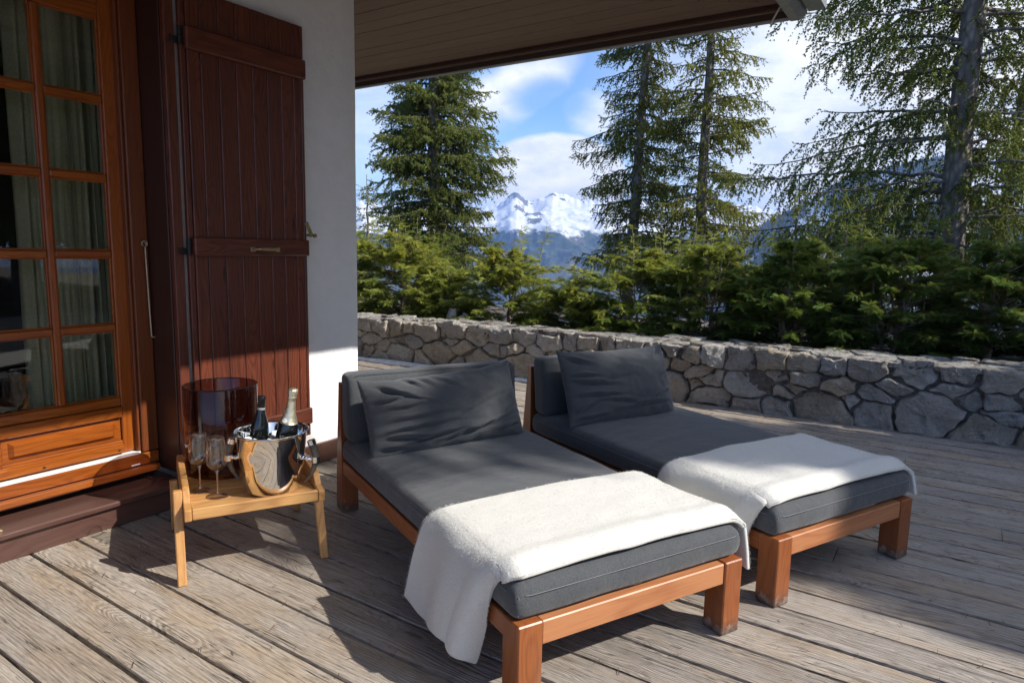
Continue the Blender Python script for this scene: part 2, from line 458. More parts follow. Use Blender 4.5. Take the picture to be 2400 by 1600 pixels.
MT['capsule'] = plain('matt_black_foil', (0.012, 0.012, 0.013), 0.35, 0.3, 0.2, 60, 0.1)
MT['goldfoil'] = plain('pale_gold_foil', (0.80, 0.73, 0.54), 0.34, 0.85, 0.1, 60, 0.25)
MT['paper'] = plain('cream_paper', (0.75, 0.72, 0.66), 0.6, 0, 0.08, 80)
MT['ice'] = plain('ice_lump', (0.86, 0.89, 0.92), 0.12, 0, 0.05, 20, 0.3, coat=0.5)
MT['curtain'] = plain('olive_curtain', (0.28, 0.29, 0.195), 0.9, 0, 0.1, 90, 0.1)
MT['room'] = plain('dark_room', (0.10, 0.085, 0.07), 0.9, 0, 0.2, 4)
MT['snow'] = snow_mat()
MT['cable'] = plain('grey_cable', (0.55, 0.55, 0.53), 0.5, 0, 0.05, 40)
MT['stitch'] = plain('pale_thread', (0.20, 0.20, 0.20), 0.9, 0, 0.1, 60)
# ================================================================== SETTING: deck
def poly_clip(poly, a, b, c):
    """keep a*x+b*y<=c"""
    out = []
    for i in range(len(poly)):
        p, q = poly[i], poly[(i + 1) % len(poly)]
        dp = a * p[0] + b * p[1] - c; dq = a * q[0] + b * q[1] - c
        if dp <= 0: out.append(p)
        if (dp < 0 < dq) or (dq < 0 < dp):
            s = dp / (dp - dq); out.append((p[0] + s * (q[0] - p[0]), p[1] + s * (q[1] - p[1])))
    return out

m = MB()
PITCH = 0.1755; k0 = -26
for k in range(k0, 29):
    xa = 0.945 + PITCH * k + 0.0052 + random.uniform(-.0025, .002); xb = 0.945 + PITCH * (k + 1) - 0.0052 + random.uniform(-.002, .0025)
    y = -6.5 + random.uniform(0, 3)
    y0 = -6.5
    while y0 < 10.0:
        y1 = min(10.0, y if y > y0 + .6 else y0 + 3.9); rn = random.random()
        # three cross segments with a slight cup and worn edges, many steps along for waviness
        ny = max(2, int((y1 - y0) / 0.25)); cols = [(-1, -0.010), (-0.97, -0.0025), (-0.6, 0.0), (0.0, 0.0012), (0.6, 0.0), (0.97, -0.0025), (1, -0.010)]
        P = np.zeros((ny + 1, len(cols), 3)); G = []
        dz = random.uniform(-.0025, .0015)
        for i in range(ny + 1):
            yy = y0 + (y1 - y0) * i / ny
            if i == 0: yy += .0015
            if i == ny: yy -= .0015
            for j, (cx, cz) in enumerate(cols):
                wob = 0.0016 * mnoise.noise(Vector((k * 3.1, yy * 1.7, cx)))
                x = (xa + xb) / 2 + cx * (xb - xa) / 2 + wob
                P[i, j] = (x, yy, cz + dz + wob)
                G.append((yy + rn * 40, x - (xa + xb) / 2, 0.0))
        m.grid(P, rn, gc=G)
        # board sides
        for (xe, cz) in ((xa, 0), (xb, 0)):
            m.add([(xe, y0, -.010 + dz), (xe, y1, -.010 + dz), (xe, y1, -.045), (xe, y0, -.045)], [(0, 1, 2, 3)], [(y0, 0, 0), (y1, 0, 0), (y1, 0, .04), (y0, 0, .04)], rn)
        y0 = y1; y = y0 + random.uniform(2.4, 4.5)
deck = m.build('deck', MT['deck'], smooth=True, recalc=False, angle=50); tag(deck, kind='structure')
m = MB(); m.add([(-5, -7, -.05), (6.2, -7, -.05), (6.2, 10.5, -.05), (-5, 10.5, -.05)], [(0, 1, 2, 3)])
tag(m.build('deck_underlay', MT['mortar'], recalc=False), kind='structure')

# ================================================================== HOUSE
house = thing('house', 'white plastered alpine house with glazed door, red brown shutter and boarded eaves', 'house', (1.9, 3.12, 0))
HX, HY = 1.9, 3.12
def HB(): return MB()
def hpart(mb, name, mat, parent=None, **k):
    """vertices given in world metres, moved into the house frame"""
    mb.V = [(v[0] - HX, v[1] - HY, v[2]) for v in mb.V]
    return mb.build(name, mat, parent or house, **k)

# walls: gently uneven plaster faces on solid slabs
m = MB()
DX0, DX1 = -0.05, 1.795; SOF = 2.78
def plaster_face(m, x0, x1, z0, z1, y):
    nx = max(2, int((x1 - x0) / .06)); nz = max(2, int((z1 - z0) / .06))
    P = np.zeros((nx + 1, nz + 1, 3))
    for i in range(nx + 1):
        for j in range(nz + 1):
            x = x0 + (x1 - x0) * i / nx; z = z0 + (z1 - z0) * j / nz
            e = 0.004 * mnoise.noise(Vector((x * 3, z * 3, 1.7))) + 0.0022 * mnoise.noise(Vector((x * 11, z * 11, 4)))
            ed = 0.012 * max(0, 1 - (2.975 - x) / .02) if x1 > 2.9 else 0
            P[i, j] = (x, y + e + ed, z)
    m.grid(P)
    return P
Pf = plaster_face(m, DX1, 2.975, 0.0, SOF, HY)
# side wall (faces the stone wall) shares the wavy corner
ny = 60; Ps = np.zeros((ny + 1, Pf.shape[1], 3))
for i in range(ny + 1):
    for j in range(Pf.shape[1]):
        yy = HY + .012 + (9.6 - HY) * i / ny
        Ps[i, j] = (2.975 + .004 * mnoise.noise(Vector((yy * 3, j * .2, 9))) if i else Pf[-1, j, 0], yy if i else Pf[-1, j, 1], Pf[-1, j, 2])
m.grid(Ps)
m.box(-4.0, DX0, HY, HY + .3, 0, SOF, .004)
m.box(DX0, DX1, HY + .002, HY + .3, 2.52, SOF, .004)
m.box(DX1 + .002, 2.94, HY + .24, HY + .3, 0, SOF, .002)
m.box(2.70, 2.76, HY + .3, 9.6, 0, SOF, .002)
wallo = hpart(m, 'wall', MT['plaster'], smooth=True, angle=45)
m = MB(); m.box(1.86, 2.985, HY - .022, HY - .001, 0.002, .122, .004); m.box(2.977, 2.997, HY, 9.6, .002, .122, .003)
hpart(m, 'baseboard', MT['step'])
# white wall in the gap by the shutter, its shade painted as a grey strip
m = MB(); m.box(1.828, 1.862, HY - .008, HY - .001, .0, 2.52, .001); hpart(m, 'shaded_gap_strip', MT['greystrip'])

# ---- eaves
ex, ey, ez = 4.44, 0.97, SOF
mx, my = -1.07, 1.68   # mitre from eave corner to wall corner
nrm = (my, -mx); cc = nrm[0] * ex + nrm[1] * ey
m = MB()
bw = 0.146
k = 0
x = ex - 0.01
while x > 2.9:
    x0 = x - bw
    rect = [(x0 + .003, ey), (x - .003, ey), (x - .003, 9.8), (x0 + .003, 9.8)]
    p = poly_clip(rect, -nrm[0], -nrm[1], -cc - .004)
    # butt joints
    if len(p) > 2:
        cut = random.uniform(2.2, 6.5)
        for q in (poly_clip(p, 0, 1, cut - .0012), poly_clip(p, 0, -1, -cut - .0012)):
            if len(q) > 2:
                dz = random.uniform(-.0012, .0012); m.prism(q, ez + dz, ez + .018, 'xy', 1)
    x = x0
y = ey + .03
while y < 3.13:
    y1 = y + bw
    rect = [(-4, y + .003), (ex, y + .003), (ex, y1 - .003), (-4, y1 - .003)]
    p = poly_clip(rect, nrm[0], nrm[1], cc - .004)
    if len(p) > 2:
        dz = random.uniform(-.0012, .0012); m.prism(p, ez + dz, ez + .018, 'xy', 0)
    y = y1
hpart(m, 'soffit', MT['soffit'], recalc=True)
m = MB(); m.box(-4, 4.50, .86, 9.8, 2.80, 2.93, .01); m.box(-4, 4.46, 1.0, 9.8, 2.93, 3.02, .01)
hpart(m, 'roof', MT['fascia'])
m = MB()
m.box(ex - .035, ex - .012, ey + .05, 9.8, 2.748, 2.779, .003)          # brown bead under the soffit
hpart(m, 'eave_moulding', MT['jamb'])
m = MB(); m.box(ex - .010, ex + .004, ey, 9.8, 2.742, 2.80, .002); hpart(m, 'eave_strip', MT['soffit'])
m = MB(); m.box(ex + .005, ex + .032, ey - .03, 9.8, 2.705, 2.82, .003); m.box(-4, ex + .004, ey - .03, ey - .004, 2.705, 2.82, .003)
hpart(m, 'fascia', MT['fascia'])
m = MB(); m.box(ex + .006, ex + .042, ey - .045, 9.8, 2.694, 2.704, .001); hpart(m, 'drip_edge', MT['drip'])
# metal end plate + gutter along the front eave
m = MB(); m.prism([(ey - .032, 2.690), (ey + .02, 2.69), (ey + .02, 2.80), (ey - .032, 2.85), (ey - .065, 2.85), (ey - .065, 2.72)], -4.0, ex + .046, 'yz', 0)
hpart(m, 'edge_trim', MT['drip'])
m = MB()
prof = [(ey - .075, 2.84), (ey - .075, 2.735), (ey - .17, 2.735), (ey - .175, 2.85), (ey - .168, 2.85), (ey - .163, 2.742), (ey - .082, 2.742), (ey - .082, 2.84)]
m.prism(prof, -4.0, ex + .06, 'yz', 0)
m.prism([(ey - .08, 2.84), (ey - .08, 2.74), (ey - .166, 2.74), (ey - .17, 2.84)], ex + .052, ex + .058, 'yz', 0)
hpart(m, 'gutter', MT['zinc'])
m = MB(); m.box(-4, ex - .10, ey + .035, ey + .06, 2.742, 2.779, .003); hpart(m, 'eave_bead', MT['jamb'])
m = MB()
m.tube([(3.0, ey + .075, 2.772), (3.9, ey + .075, 2.770), (4.28, ey + .07, 2.768), (4.36, ey + .05, 2.74), (4.41, ey + .02, 2.700), (4.45, ey + .0, 2.695), (4.47, ey - .03, 2.72), (4.42, ey - .045, 2.76), (4.30, ey - .05, 2.80)], .0045, 6)
m.tube([(4.36, ey + .06, 2.74), (4.40, ey + .10, 2.698), (4.44, ey + .12, 2.689), (4.475, ey + .06, 2.70), (4.455, ey - .02, 2.74)], .006, 6)
hpart(m, 'cable', MT['cable'], smooth=True)

# ---- door opening: jamb, frame, sill, step
YF = 3.33; YD = 3.352
m = MB()
m.box(DX1 - .022, DX1 - .001, HY - .0, YF + .06, .165, 2.52, .003)       # right reveal board
m.box(DX0, DX0 + .02, HY, YF + .06, .165, 2.52, .003)
m.box(DX0 + .021, DX1 - .023, HY, YF + .06, 2.49, 2.519, .003)
jamb = hpart(m, 'jamb', MT['jamb'])
m = MB(); m.box(1.778, 1.827, HY - .035, HY - .001, .02, 2.55, .004); m.box(DX0 - .05, 1.777, HY - .035, HY - .001, 2.47, 2.55, .004); m.box(DX0 - .05, DX0 - .001, HY - .035, HY - .001, .02, 2.469, .004)
hpart(m, 'casing', MT['shutter'])
frame = MB()
FR0, FR1 = 1.694, 1.772
frame.box(FR0, FR1, YF - .03, YF + .05, .262, 2.488, .004)
frame.box(DX0 + .021, DX0 + .10, YF - .03, YF + .05, .262, 2.488, .004)
frame.box(DX0 + .101, FR0 - .001, YF - .03, YF + .05, 2.40, 2.488, .004)
frame.box(FR0 - .012, FR0 - .001, YF - .012, YF + .05, .262, 2.399, .003)
fo = hpart(frame, 'door_frame', MT['frame'])
sill = MB()
sill.box(DX0 + .02, FR1 - .004, YF - .035, YF + .09, .200, .258, .003)
sill.box(DX0 + .02, 1.752, HY + .135, YF - .036, .170, .199, .003)
so = hpart(sill, 'sill', MT['door'])
m = MB(); m.box(DX0 + .04, FR0 - .014, YF - .0335, YF - .020, .2585, .270, .001); m.box(DX0 + .04, FR0 - .014, YF - .019, YF + .03, .2585, .264, .001); hpart(m, 'threshold_strip', MT['seal'], so)
m = MB(); m.box(1.63, 1.672, YF - .0365, YF - .030, .205, .212, .001); hpart(m, 'drain_slot', MT['seal'], so)
step = MB()
step.box(-.25, 1.80, HY - .005, HY + .21, .0, .098, .004)
step.box(-.28, 1.795, HY - .03, HY + .30, .100, .127, .009)
step.box(1.70, 1.79, HY + .10, HY + .30, .1275, .133, .001)
sto = hpart(step, 'doorstep', MT['step'])
m = MB(); m.box(.945, 1.028, HY + .0, HY + .022, .1275, .136, .004); hpart(m, 'step_catch', MT['brass'], sto)

# ---- glazed door leaf (two columns of five panes over a raised panel)
def leaf_door(xl, xr, name, label):
    d = MB()
    ST = .062; rows = [.545, .888, 1.236, 1.588, 1.940, 2.293]; ZB, ZT = .268, 2.392
    y0, y1 = YD, YD + .05
    xm = (xl + xr) / 2 - .0
    d.box(xl, xl + ST, y0, y1, ZB, ZT, .004); d.box(xr - ST, xr, y0, y1, ZB, ZT, .004)
    d.box(xl + ST + .0005, xr - ST - .0005, y0 + .001, y1, 2.292, ZT, .004)
    d.box(xl + ST + .0005, xr - ST - .0005, y0 + .001, y1, .502, .545, .004)
    d.box(xl + ST + .0005, xr - ST - .0005, y0 - .006, y1, .446, .4995, .004)
    d.box(xl + ST + .0005, xr - ST - .0005, y0 + .001, y1, ZB, .330, .004)
    body = hpart(d, 'door', MT['door'])
    tag(body, label)
    # muntins
    w = .015
    mu = MB()
    mu.box(xm - w, xm + w, y0 + .002, y1 - .004, .5455, 2.2915, .006)
    hpart(mu, 'muntin', MT['door'], body)
    for z in rows[1:-1]:
        mu = MB()
        mu.box(xl + ST + .001, xm - w - .0005, y0 + .003, y1 - .004, z - .0165, z + .0165, .006)
        mu.box(xm + w + .0005, xr - ST - .001, y0 + .003, y1 - .004, z - .0165, z + .0165, .006)
        hpart(mu, 'muntin', MT['door'], body)
    for i in range(5):
        for (a, b) in ((xl + ST, xm - w), (xm + w, xr - ST)):
            g = MB(); za = rows[i] + (.0165 if i else 0); zb = rows[i + 1] - (.0165 if i < 4 else 0)
            yg = y0 + .030
            g.add([(a - .004, yg, za - .004), (b + .004, yg, za - .004), (b + .004, yg, zb + .004), (a - .004, yg, zb + .004)], [(0, 1, 2, 3)])
            hpart(g, 'pane', MT['pane'], body, recalc=False)
    bd = MB()   # glazing bead round each pane
    for i in range(5):
        for (a, b) in ((xl + ST, xm - w), (xm + w, xr - ST)):
            za = rows[i] + (.0165 if i else 0); zb = rows[i + 1] - (.0165 if i < 4 else 0)
            for (p, q, r_, s_) in ((a, a + .007, za, zb), (b - .007, b, za, zb), (a + .0071, b - .0071, za, za + .007), (a + .0071, b - .0071, zb - .007, zb)):
                bd.box(p, q, y0 + .014, y0 + .029, r_, s_, .003)
    hpart(bd, 'glazing_bead', MT['door'], body)
    # raised panel
    pn = MB()
    a, b, c, e = xl + ST + .012, xr - ST - .012, .338, .436
    bv = .016; pn_v = [(a, y0 + .016, c), (b, y0 + .016, c), (b, y0 + .016, e), (a, y0 + .016, e)]
    f = .022
    pn_v += [(a + f, y0 + .014, c + f * .6), (b - f, y0 + .014, c + f * .6), (b - f, y0 + .014, e - f * .6), (a + f, y0 + .014, e - f * .6)]
    g2 = f + bv
    pn_v += [(a + g2, y0 - .006, c + f * .6 + .012), (b - g2, y0 - .006, c + f * .6 + .012), (b - g2, y0 - .006, e - f * .6 - .012), (a + g2, y0 - .006, e - f * .6 - .012)]
    fs = [(8, 9, 10, 11)]
    for o_ in (0, 4):
        for i in range(4): fs.append((o_ + i, o_ + (i + 1) % 4, o_ + 4 + (i + 1) % 4, o_ + 4 + i))
    pn.add(pn_v, fs, [(v[0], v[2], v[1]) for v in pn_v], .3)
    pn.box(xl + ST + .001, xr - ST - .001, y0 + .018, y0 + .03, .331, .445, .001)
    hpart(pn, 'door_panel', MT['door'], body)
    # weather bar with drain holes
    wb = MB()
    wb.prism([(y0 - .001, .318), (y0 - .022, .309), (y0 - .022, .276), (y0 - .001, .273)], xl + .004, xr - .070, 'yz', 0, .6)
    hpart(wb, 'weather_bar', MT['door'], body)
    for hx in (xr - .095, xr - .42):
        hl = MB(); hl.lathe([(.0004, 0), (.0045, 0), (.0055, .0012), (.004, .0016), (.0004, .0008)], 14)
        hl.V = [(hx + v[0] * 1.2, y0 - .0222 - v[2], .289 + v[1] * .9) for v in hl.V]
        hpart(hl, 'drain_hole', MT['iron'], body)
    return body
leaf_door(1.055, 1.690, 'door', 'orange varnished glazed door leaf beside the jamb')
leaf_door(.10, 1.050, 'door', 'orange varnished glazed door leaf next to the hinged one')
# hook rod on the frame
m = MB()
yh = YF - .038
ring = [(1.748 + .013 * math.cos(a), yh - .004, 1.288 + .013 * math.sin(a)) for a in np.linspace(-1.3, 4.2, 14)]
m.tube(ring, .0032, 6)
m.tube([(1.749, yh - .004, 1.276), (1.7495, yh - .006, 1.262), (1.752, yh - .006, 1.10), (1.755, yh - .006, .95), (1.758, yh - .006, .84), (1.762, yh - .006, .832), (1.792, yh - .006, .832)], .0036, 8)
m.tube([(1.752, YF - .03, 1.288), (1.752, yh - .012, 1.290)], .003, 6)
hpart(m, 'hook_rod', MT['zincrod'], fo, smooth=True)

# ---- shutter folded back on the wall
sx0, sx1, sy = 1.868, 2.535, 3.06
m = MB()
edges = [1.868, 1.935, 2.03, 2.122, 2.213, 2.300, 2.385, 2.465, 2.514, 2.535]
for a, b in zip(edges[:-1], edges[1:]):
    m.box(a + .0014, b - .0014, sy, sy + .030, .205, 2.455, .0035)
m.box(1.84, 1.8665, sy + .006, sy + .030, .205, 2.455, .003)
sh = hpart(m, 'shutter', MT['shutter']); tag(sh, 'red brown board shutter folded flat against the wall')
for (z0, z1) in ((2.178, 2.277), (1.236, 1.324), (.280, .372)):
    m = MB(); m.box(1.852, 2.528, sy - .030, sy - .0005, z0, z1, .006)
    bt = hpart(m, 'batten', MT['shutter'], sh)
m = MB()
for hx in (2.150, 2.300): m.box(hx, hx + .028, 3.0270, 3.0298, 1.258, 1.280, .001)
m.tube([(2.172, 3.026, 1.269), (2.182, 3.012, 1.271), (2.20, 3.004, 1.272), (2.235, 3.002, 1.271), (2.27, 3.004, 1.270), (2.292, 3.014, 1.27), (2.304, 3.026, 1.269)], [.005, .006, .008, .009, .008, .006, .005], 8)
hpart(m, 'handle', MT['brass'], sh, smooth=True, angle=40)
for z in (2.235, 1.278, .29):
    m = MB()
    m.tube([(1.842, HY - .052, z - .04), (1.842, HY - .052, z - .002)], .012, 10); m.tube([(1.842, HY - .052, z + .002), (1.842, HY - .052, z + .04)], .012, 10)
    m.box(1.80, 1.842, HY - .046, HY - .036, z - .036, z - .006, .002); m.box(1.842, 1.868, HY - .062, HY - .05, z + .005, z + .034, .002)
    hpart(m, 'hinge', MT['iron'], sh, smooth=True, angle=40)
# swivel catch holding the shutter
m = MB()
m.tube([(2.560, HY + .002, 1.352), (2.560, HY - .085, 1.350)], .007, 8)
m.tube([(2.566, HY - .082, 1.349), (2.566, HY - .095, 1.349)], .011, 10)
m.box(2.535, 2.558, HY - .088, HY - .082, 1.345, 1.43, .002, M=Matrix.Translation((2.55, 0, 1.35)) @ Matrix.Rotation(R(-27), 4, 'Y') @ Matrix.Translation((-2.55, 0, -1.35)))
hpart(m, 'shutter_catch', MT['brass'], smooth=True, angle=40)

# ---- dark room behind the glass
m = MB()
for (a, b, c, d, e, f) in ((-1.2, 2.65, 3.45, 6.5, .10, .16), (-1.2, 2.65, 3.45, 6.5, 2.60, 2.66), (-1.26, -1.2, 3.45, 6.5, .1, 2.66), (2.64, 2.69, 3.45, 6.5, .1, 2.66), (-1.2, 2.65, 6.5, 6.56, .1, 2.66)):
    m.box(a, b, c, d, e, f, .002)
hpart(m, 'room', MT['room'])
m = MB()
nu, nv = 160, 30; P = np.zeros((nu, nv, 3)); 
for i in range(nu):
    t_ = i / (nu - 1)
    for j in range(nv):
        z = .19 + 2.2 * j / (nv - 1)
        s_ = t_ + .02 * math.sin(z * 1.1)
        fold = .034 * math.sin(s_ * 44 + 1.5 * math.sin(s_ * 9)) * (.7 + .5 * mnoise.noise(Vector((s_ * 7, z * .5, 0)))) + .012 * math.sin(s_ * 95 + z * .6)
        P[i, j] = (-.235 + .44 * t_ + .010 * math.cos(s_ * 60), fold + .03 * mnoise.noise(Vector((s_ * 3, z * .8, 3))), z)
m.grid(P)
cu = m.build('curtain', MT['curtain'], smooth=True)
cu.location = (1.56, 3.56, 0); tag(cu, 'olive green pleated curtain hanging behind the glazed door panes', 'curtain')

# ================================================================== STONE WALL
def power_cells(seeds, x0, x1, y0, y1):
    out = []
    S = np.array([s[:2] for s in seeds]); W = np.array([s[2] for s in seeds])
    for i, (x, y, w) in enumerate(seeds):
        poly = [(x0, y0), (x1, y0), (x1, y1), (x0, y1)]
        d = np.hypot(S[:, 0] - x, S[:, 1] - y)
        for j in np.argsort(d)[1:40]:
            if d[j] > 1.6: break
            a, b = S[j, 0] - x, S[j, 1] - y
            c = (S[j] @ S[j] - W[j] - (x * x + y * y - w)) / 2
            poly = poly_clip(poly, a, b, c)
            if len(poly) < 3: break
        out.append(poly)
    return out
def darts(x0, x1, y0, y1, radii, ax=1.0, tries=3000, pack=.8):
    pts = []
    for (r, ntry) in radii:
        for _ in range(ntry):
            x = random.uniform(x0 + r * .4, x1 - r * .4); y = random.uniform(min(y0 + r * .6, (y0 + y1) / 2), max(y1 - r * .6, (y0 + y1) / 2))
            if all(((x - p[0]) / ax) ** 2 + (y - p[1]) ** 2 > ((r + p[3]) * pack) ** 2 for p in pts):
                pts.append((x, y, (r * .62) ** 2, r))
    return [(p[0], p[1], p[2]) for p in pts]
def chaikin(p, n=2, f=.22):
    for _ in range(n):
        q = []
        for i in range(len(p)):
            a, b = p[i], p[(i + 1) % len(p)]
            q.append((a[0] + f * (b[0] - a[0]), a[1] + f * (b[1] - a[1])))
            q.append((a[0] + (1 - f) * (b[0] - a[0]), a[1] + (1 - f) * (b[1] - a[1])))
        p = q
    return p
def shrink(poly, g):
    n = len(poly); A = sum(poly[i][0] * poly[(i + 1) % n][1] - poly[(i + 1) % n][0] * poly[i][1] for i in range(n)) / 2
    if abs(A) < 1e-6: return []
    out = poly
    for i in range(n):
        a, b = poly[i], poly[(i + 1) % n]
        dx, dy = b[0] - a[0], b[1] - a[1]; L = math.hypot(dx, dy)
        if L < 1e-6: continue
        nx, ny = dy / L, -dx / L
        if A < 0: nx, ny = -nx, -ny
        out = poly_clip(out, nx, ny, nx * a[0] + ny * a[1] - g)
        if len(out) < 3: return []
    return out
def roughen(p, amt, n=2):
    for _ in range(n):
        q = []
        for i in range(len(p)):
            a, b = p[i], p[(i + 1) % len(p)]; dx, dy = b[0] - a[0], b[1] - a[1]; L = math.hypot(dx, dy)
            q.append(a)
            if L > .035:
                k = random.gauss(0, amt); f = random.uniform(.35, .65)
                q.append((a[0] + dx * f - dy * k, a[1] + dy * f + dx * k))
        p = q; amt *= .8
    return p
def stone(mb, poly, lift, emb, fn, seed, rough=.012, fac=1.0):
    """poly in 2D -> bulging irregular stone; fn maps (a,b,h) to 3D"""
    poly = chaikin(roughen(poly, .065), 1, random.uniform(.10, .2))
    K = 44
    per = [0]
    for i in range(len(poly)):
        a, b = poly[i], poly[(i + 1) % len(poly)]; per.append(per[-1] + math.hypot(b[0] - a[0], b[1] - a[1]))
    if per[-1] < .09: return
    ring = []
    for k in range(K):
        t_ = per[-1] * k / K; i = max(j for j in range(len(poly)) if per[j] <= t_ + 1e-9)
        a, b = poly[i], poly[(i + 1) % len(poly)]; s_ = (t_ - per[i]) / max(1e-9, per[i + 1] - per[i])
        ring.append((a[0] + s_ * (b[0] - a[0]), a[1] + s_ * (b[1] - a[1])))
    cx = sum(p[0] for p in ring) / K; cy = sum(p[1] for p in ring) / K
    size = math.sqrt(per[-1]) 
    tx, ty = random.uniform(-.16, .16), random.uniform(-.16, .18)
    vs = []; 
    for (s_, h) in ((.97, -emb), (1.0, lift * .10), (.985, lift * .55), (.945, lift * .88), (.86, lift * 1.0), (.64, lift * 1.03), (.38, lift * 1.04), (.16, lift * 1.04)):
        for (px, py) in ring:
            a = cx + (px - cx) * s_; b = cy + (py - cy) * s_
            q = Vector((a * 5 + seed, b * 5, seed * 1.3)); q2 = Vector((a * 17, b * 17, seed))
            # chiselled facets: the lower envelope of tilted planes
            e = rough * 1.5 * mnoise.noise(q) - rough * 1.1 * abs(mnoise.noise(q2 * .8)) + rough * .4 * mnoise.noise(q2 * 2.3)
            hh = h
            if h > lift * .4: hh = h + (tx * (a - cx) + ty * (b - cy)) * fac + e
            j = .017 * fac
            vs.append(fn(a + j * mnoise.noise(q2 + Vector((3, 0, 0))), b + j * mnoise.noise(q2 + Vector((0, 5, 0))), hh))
    vs.append(fn(cx, cy, lift * 1.04)); nr = 8
    fs = []
    for r_ in range(nr - 1):
        for k in range(K):
            k2 = (k + 1) % K; fs.append((r_ * K + k, r_ * K + k2, (r_ + 1) * K + k2, (r_ + 1) * K + k))
    for k in range(K): fs.append(((nr - 1) * K + k, (nr - 1) * K + (k + 1) % K, nr * K))
    mb.add(vs, fs, rnd=random.random())

WL = 15.7; WT = .52
sw = thing('stone_wall', 'long low dry stone terrace wall of pale rubble along the deck', 'wall', (5.314, 10.0, 0), math.atan2(-.99905, .0435))
random.seed(21)
def ztop(s): return .452 + .0105 * (s - 2.5)
m = MB()
# big rubble with a course of flatter stones on top
AN = 1.5
seeds = darts(0, WL / AN, 0.0, .41, [(.185, 60), (.13, 110), (.085, 180), (.05, 260), (.028, 260)], 1.0, pack=.74)
s_ = 0
while s_ < WL:
    w_ = random.uniform(.12, .36); seeds.append(((s_ + w_ / 2) / AN, .490 + random.uniform(-.025, .02), (w_ / AN * .38) ** 2)); s_ += w_
cells = [[(a * AN, b) for (a, b) in pl] for pl in power_cells(seeds, 0, WL / AN, -.03, .58)]
for i, pl in enumerate(cells):
    pl = shrink(pl, random.uniform(.002, .012))
    if len(pl) < 3: continue
    sc_ = lambda z, s: z * ztop(s) / .58
    pl = [(a, sc_(b, a)) for (a, b) in pl]
    lift = random.uniform(.022, .075)
    stone(m, pl, lift, .05, lambda a, b, h: (a, -h + .03, b), i * 3.7, .026)
m.build('stonework', MT['stone'], sw, smooth=True, angle=38)
m = MB()
n_ = 110; prof_ = []
P = np.zeros((n_, 6, 3))
for i in range(n_):
    s = WL * i / (n_ - 1); z = ztop(s) - .012
    for j, (a, b) in enumerate(((.028, -.05), (.028, z - .03), (.05, z), (WT - .05, z), (WT, z - .03), (WT, -.4))):
        P[i, j] = (s, a + .006 * mnoise.noise(Vector((s * 9, j, 0))), b + .004 * mnoise.noise(Vector((s * 8, j, 5))))
m.grid(P)
m.build('mortar_core', MT['mortar'], sw)
m = MB()
seeds = darts(0, WL, .0, WT, [(.17, 260), (.11, 500), (.065, 900)], 1.2, pack=.8)
cells = power_cells(seeds, 0, WL, -.005, WT)
for i, pl in enumerate(cells):
    pl = shrink(pl, random.uniform(.004, .009))
    if len(pl) < 3: continue
    dz = random.uniform(-.012, .008)
    stone(m, pl, random.uniform(.012, .024), .03, lambda a, b, h: (a, b, ztop(a) - .012 + dz + h), i * 2.9 + 100, .006, .5)
m.build('cap_stones', MT['cap'], sw, smooth=True, angle=38)

# strip of old snow along the foot of the wall
def lumpy(name, pts, w, h, seed, n=10):
    m = MB(); P = np.zeros((len(pts), n, 3))
    for i, p in enumerate(pts):
        e = math.sin(math.pi * (i + .3) / (len(pts) - .4)) ** .35
        t_ = Vector(pts[min(i + 1, len(pts) - 1)]) - Vector(pts[max(i - 1, 0)]); sd = Vector((-t_.y, t_.x, 0)).normalized()
        for j in range(n):
            a = math.pi * j / (n - 1)
            r1 = 1 + .35 * mnoise.noise(Vector((i * .35 + seed, j * .4, 2)))
            P[i, j] = Vector(p) + sd * (math.cos(a) * w * e * r1) + Vector((0, 0, math.sin(a) * h * e * r1 + .002))
    m.grid(P)
    return m.build(name, MT['snow'], smooth=True)
def wpt(s, off): return (5.423 + .0435 * s + .999 * off, 7.5 - .999 * s + .0435 * off, 0)
tag(lumpy('snow_strip', [wpt(1.0 + .12 * i, -.075 + .012 * math.sin(i * 1.1)) for i in range(30)], .055, .035, 3), kind='stuff')

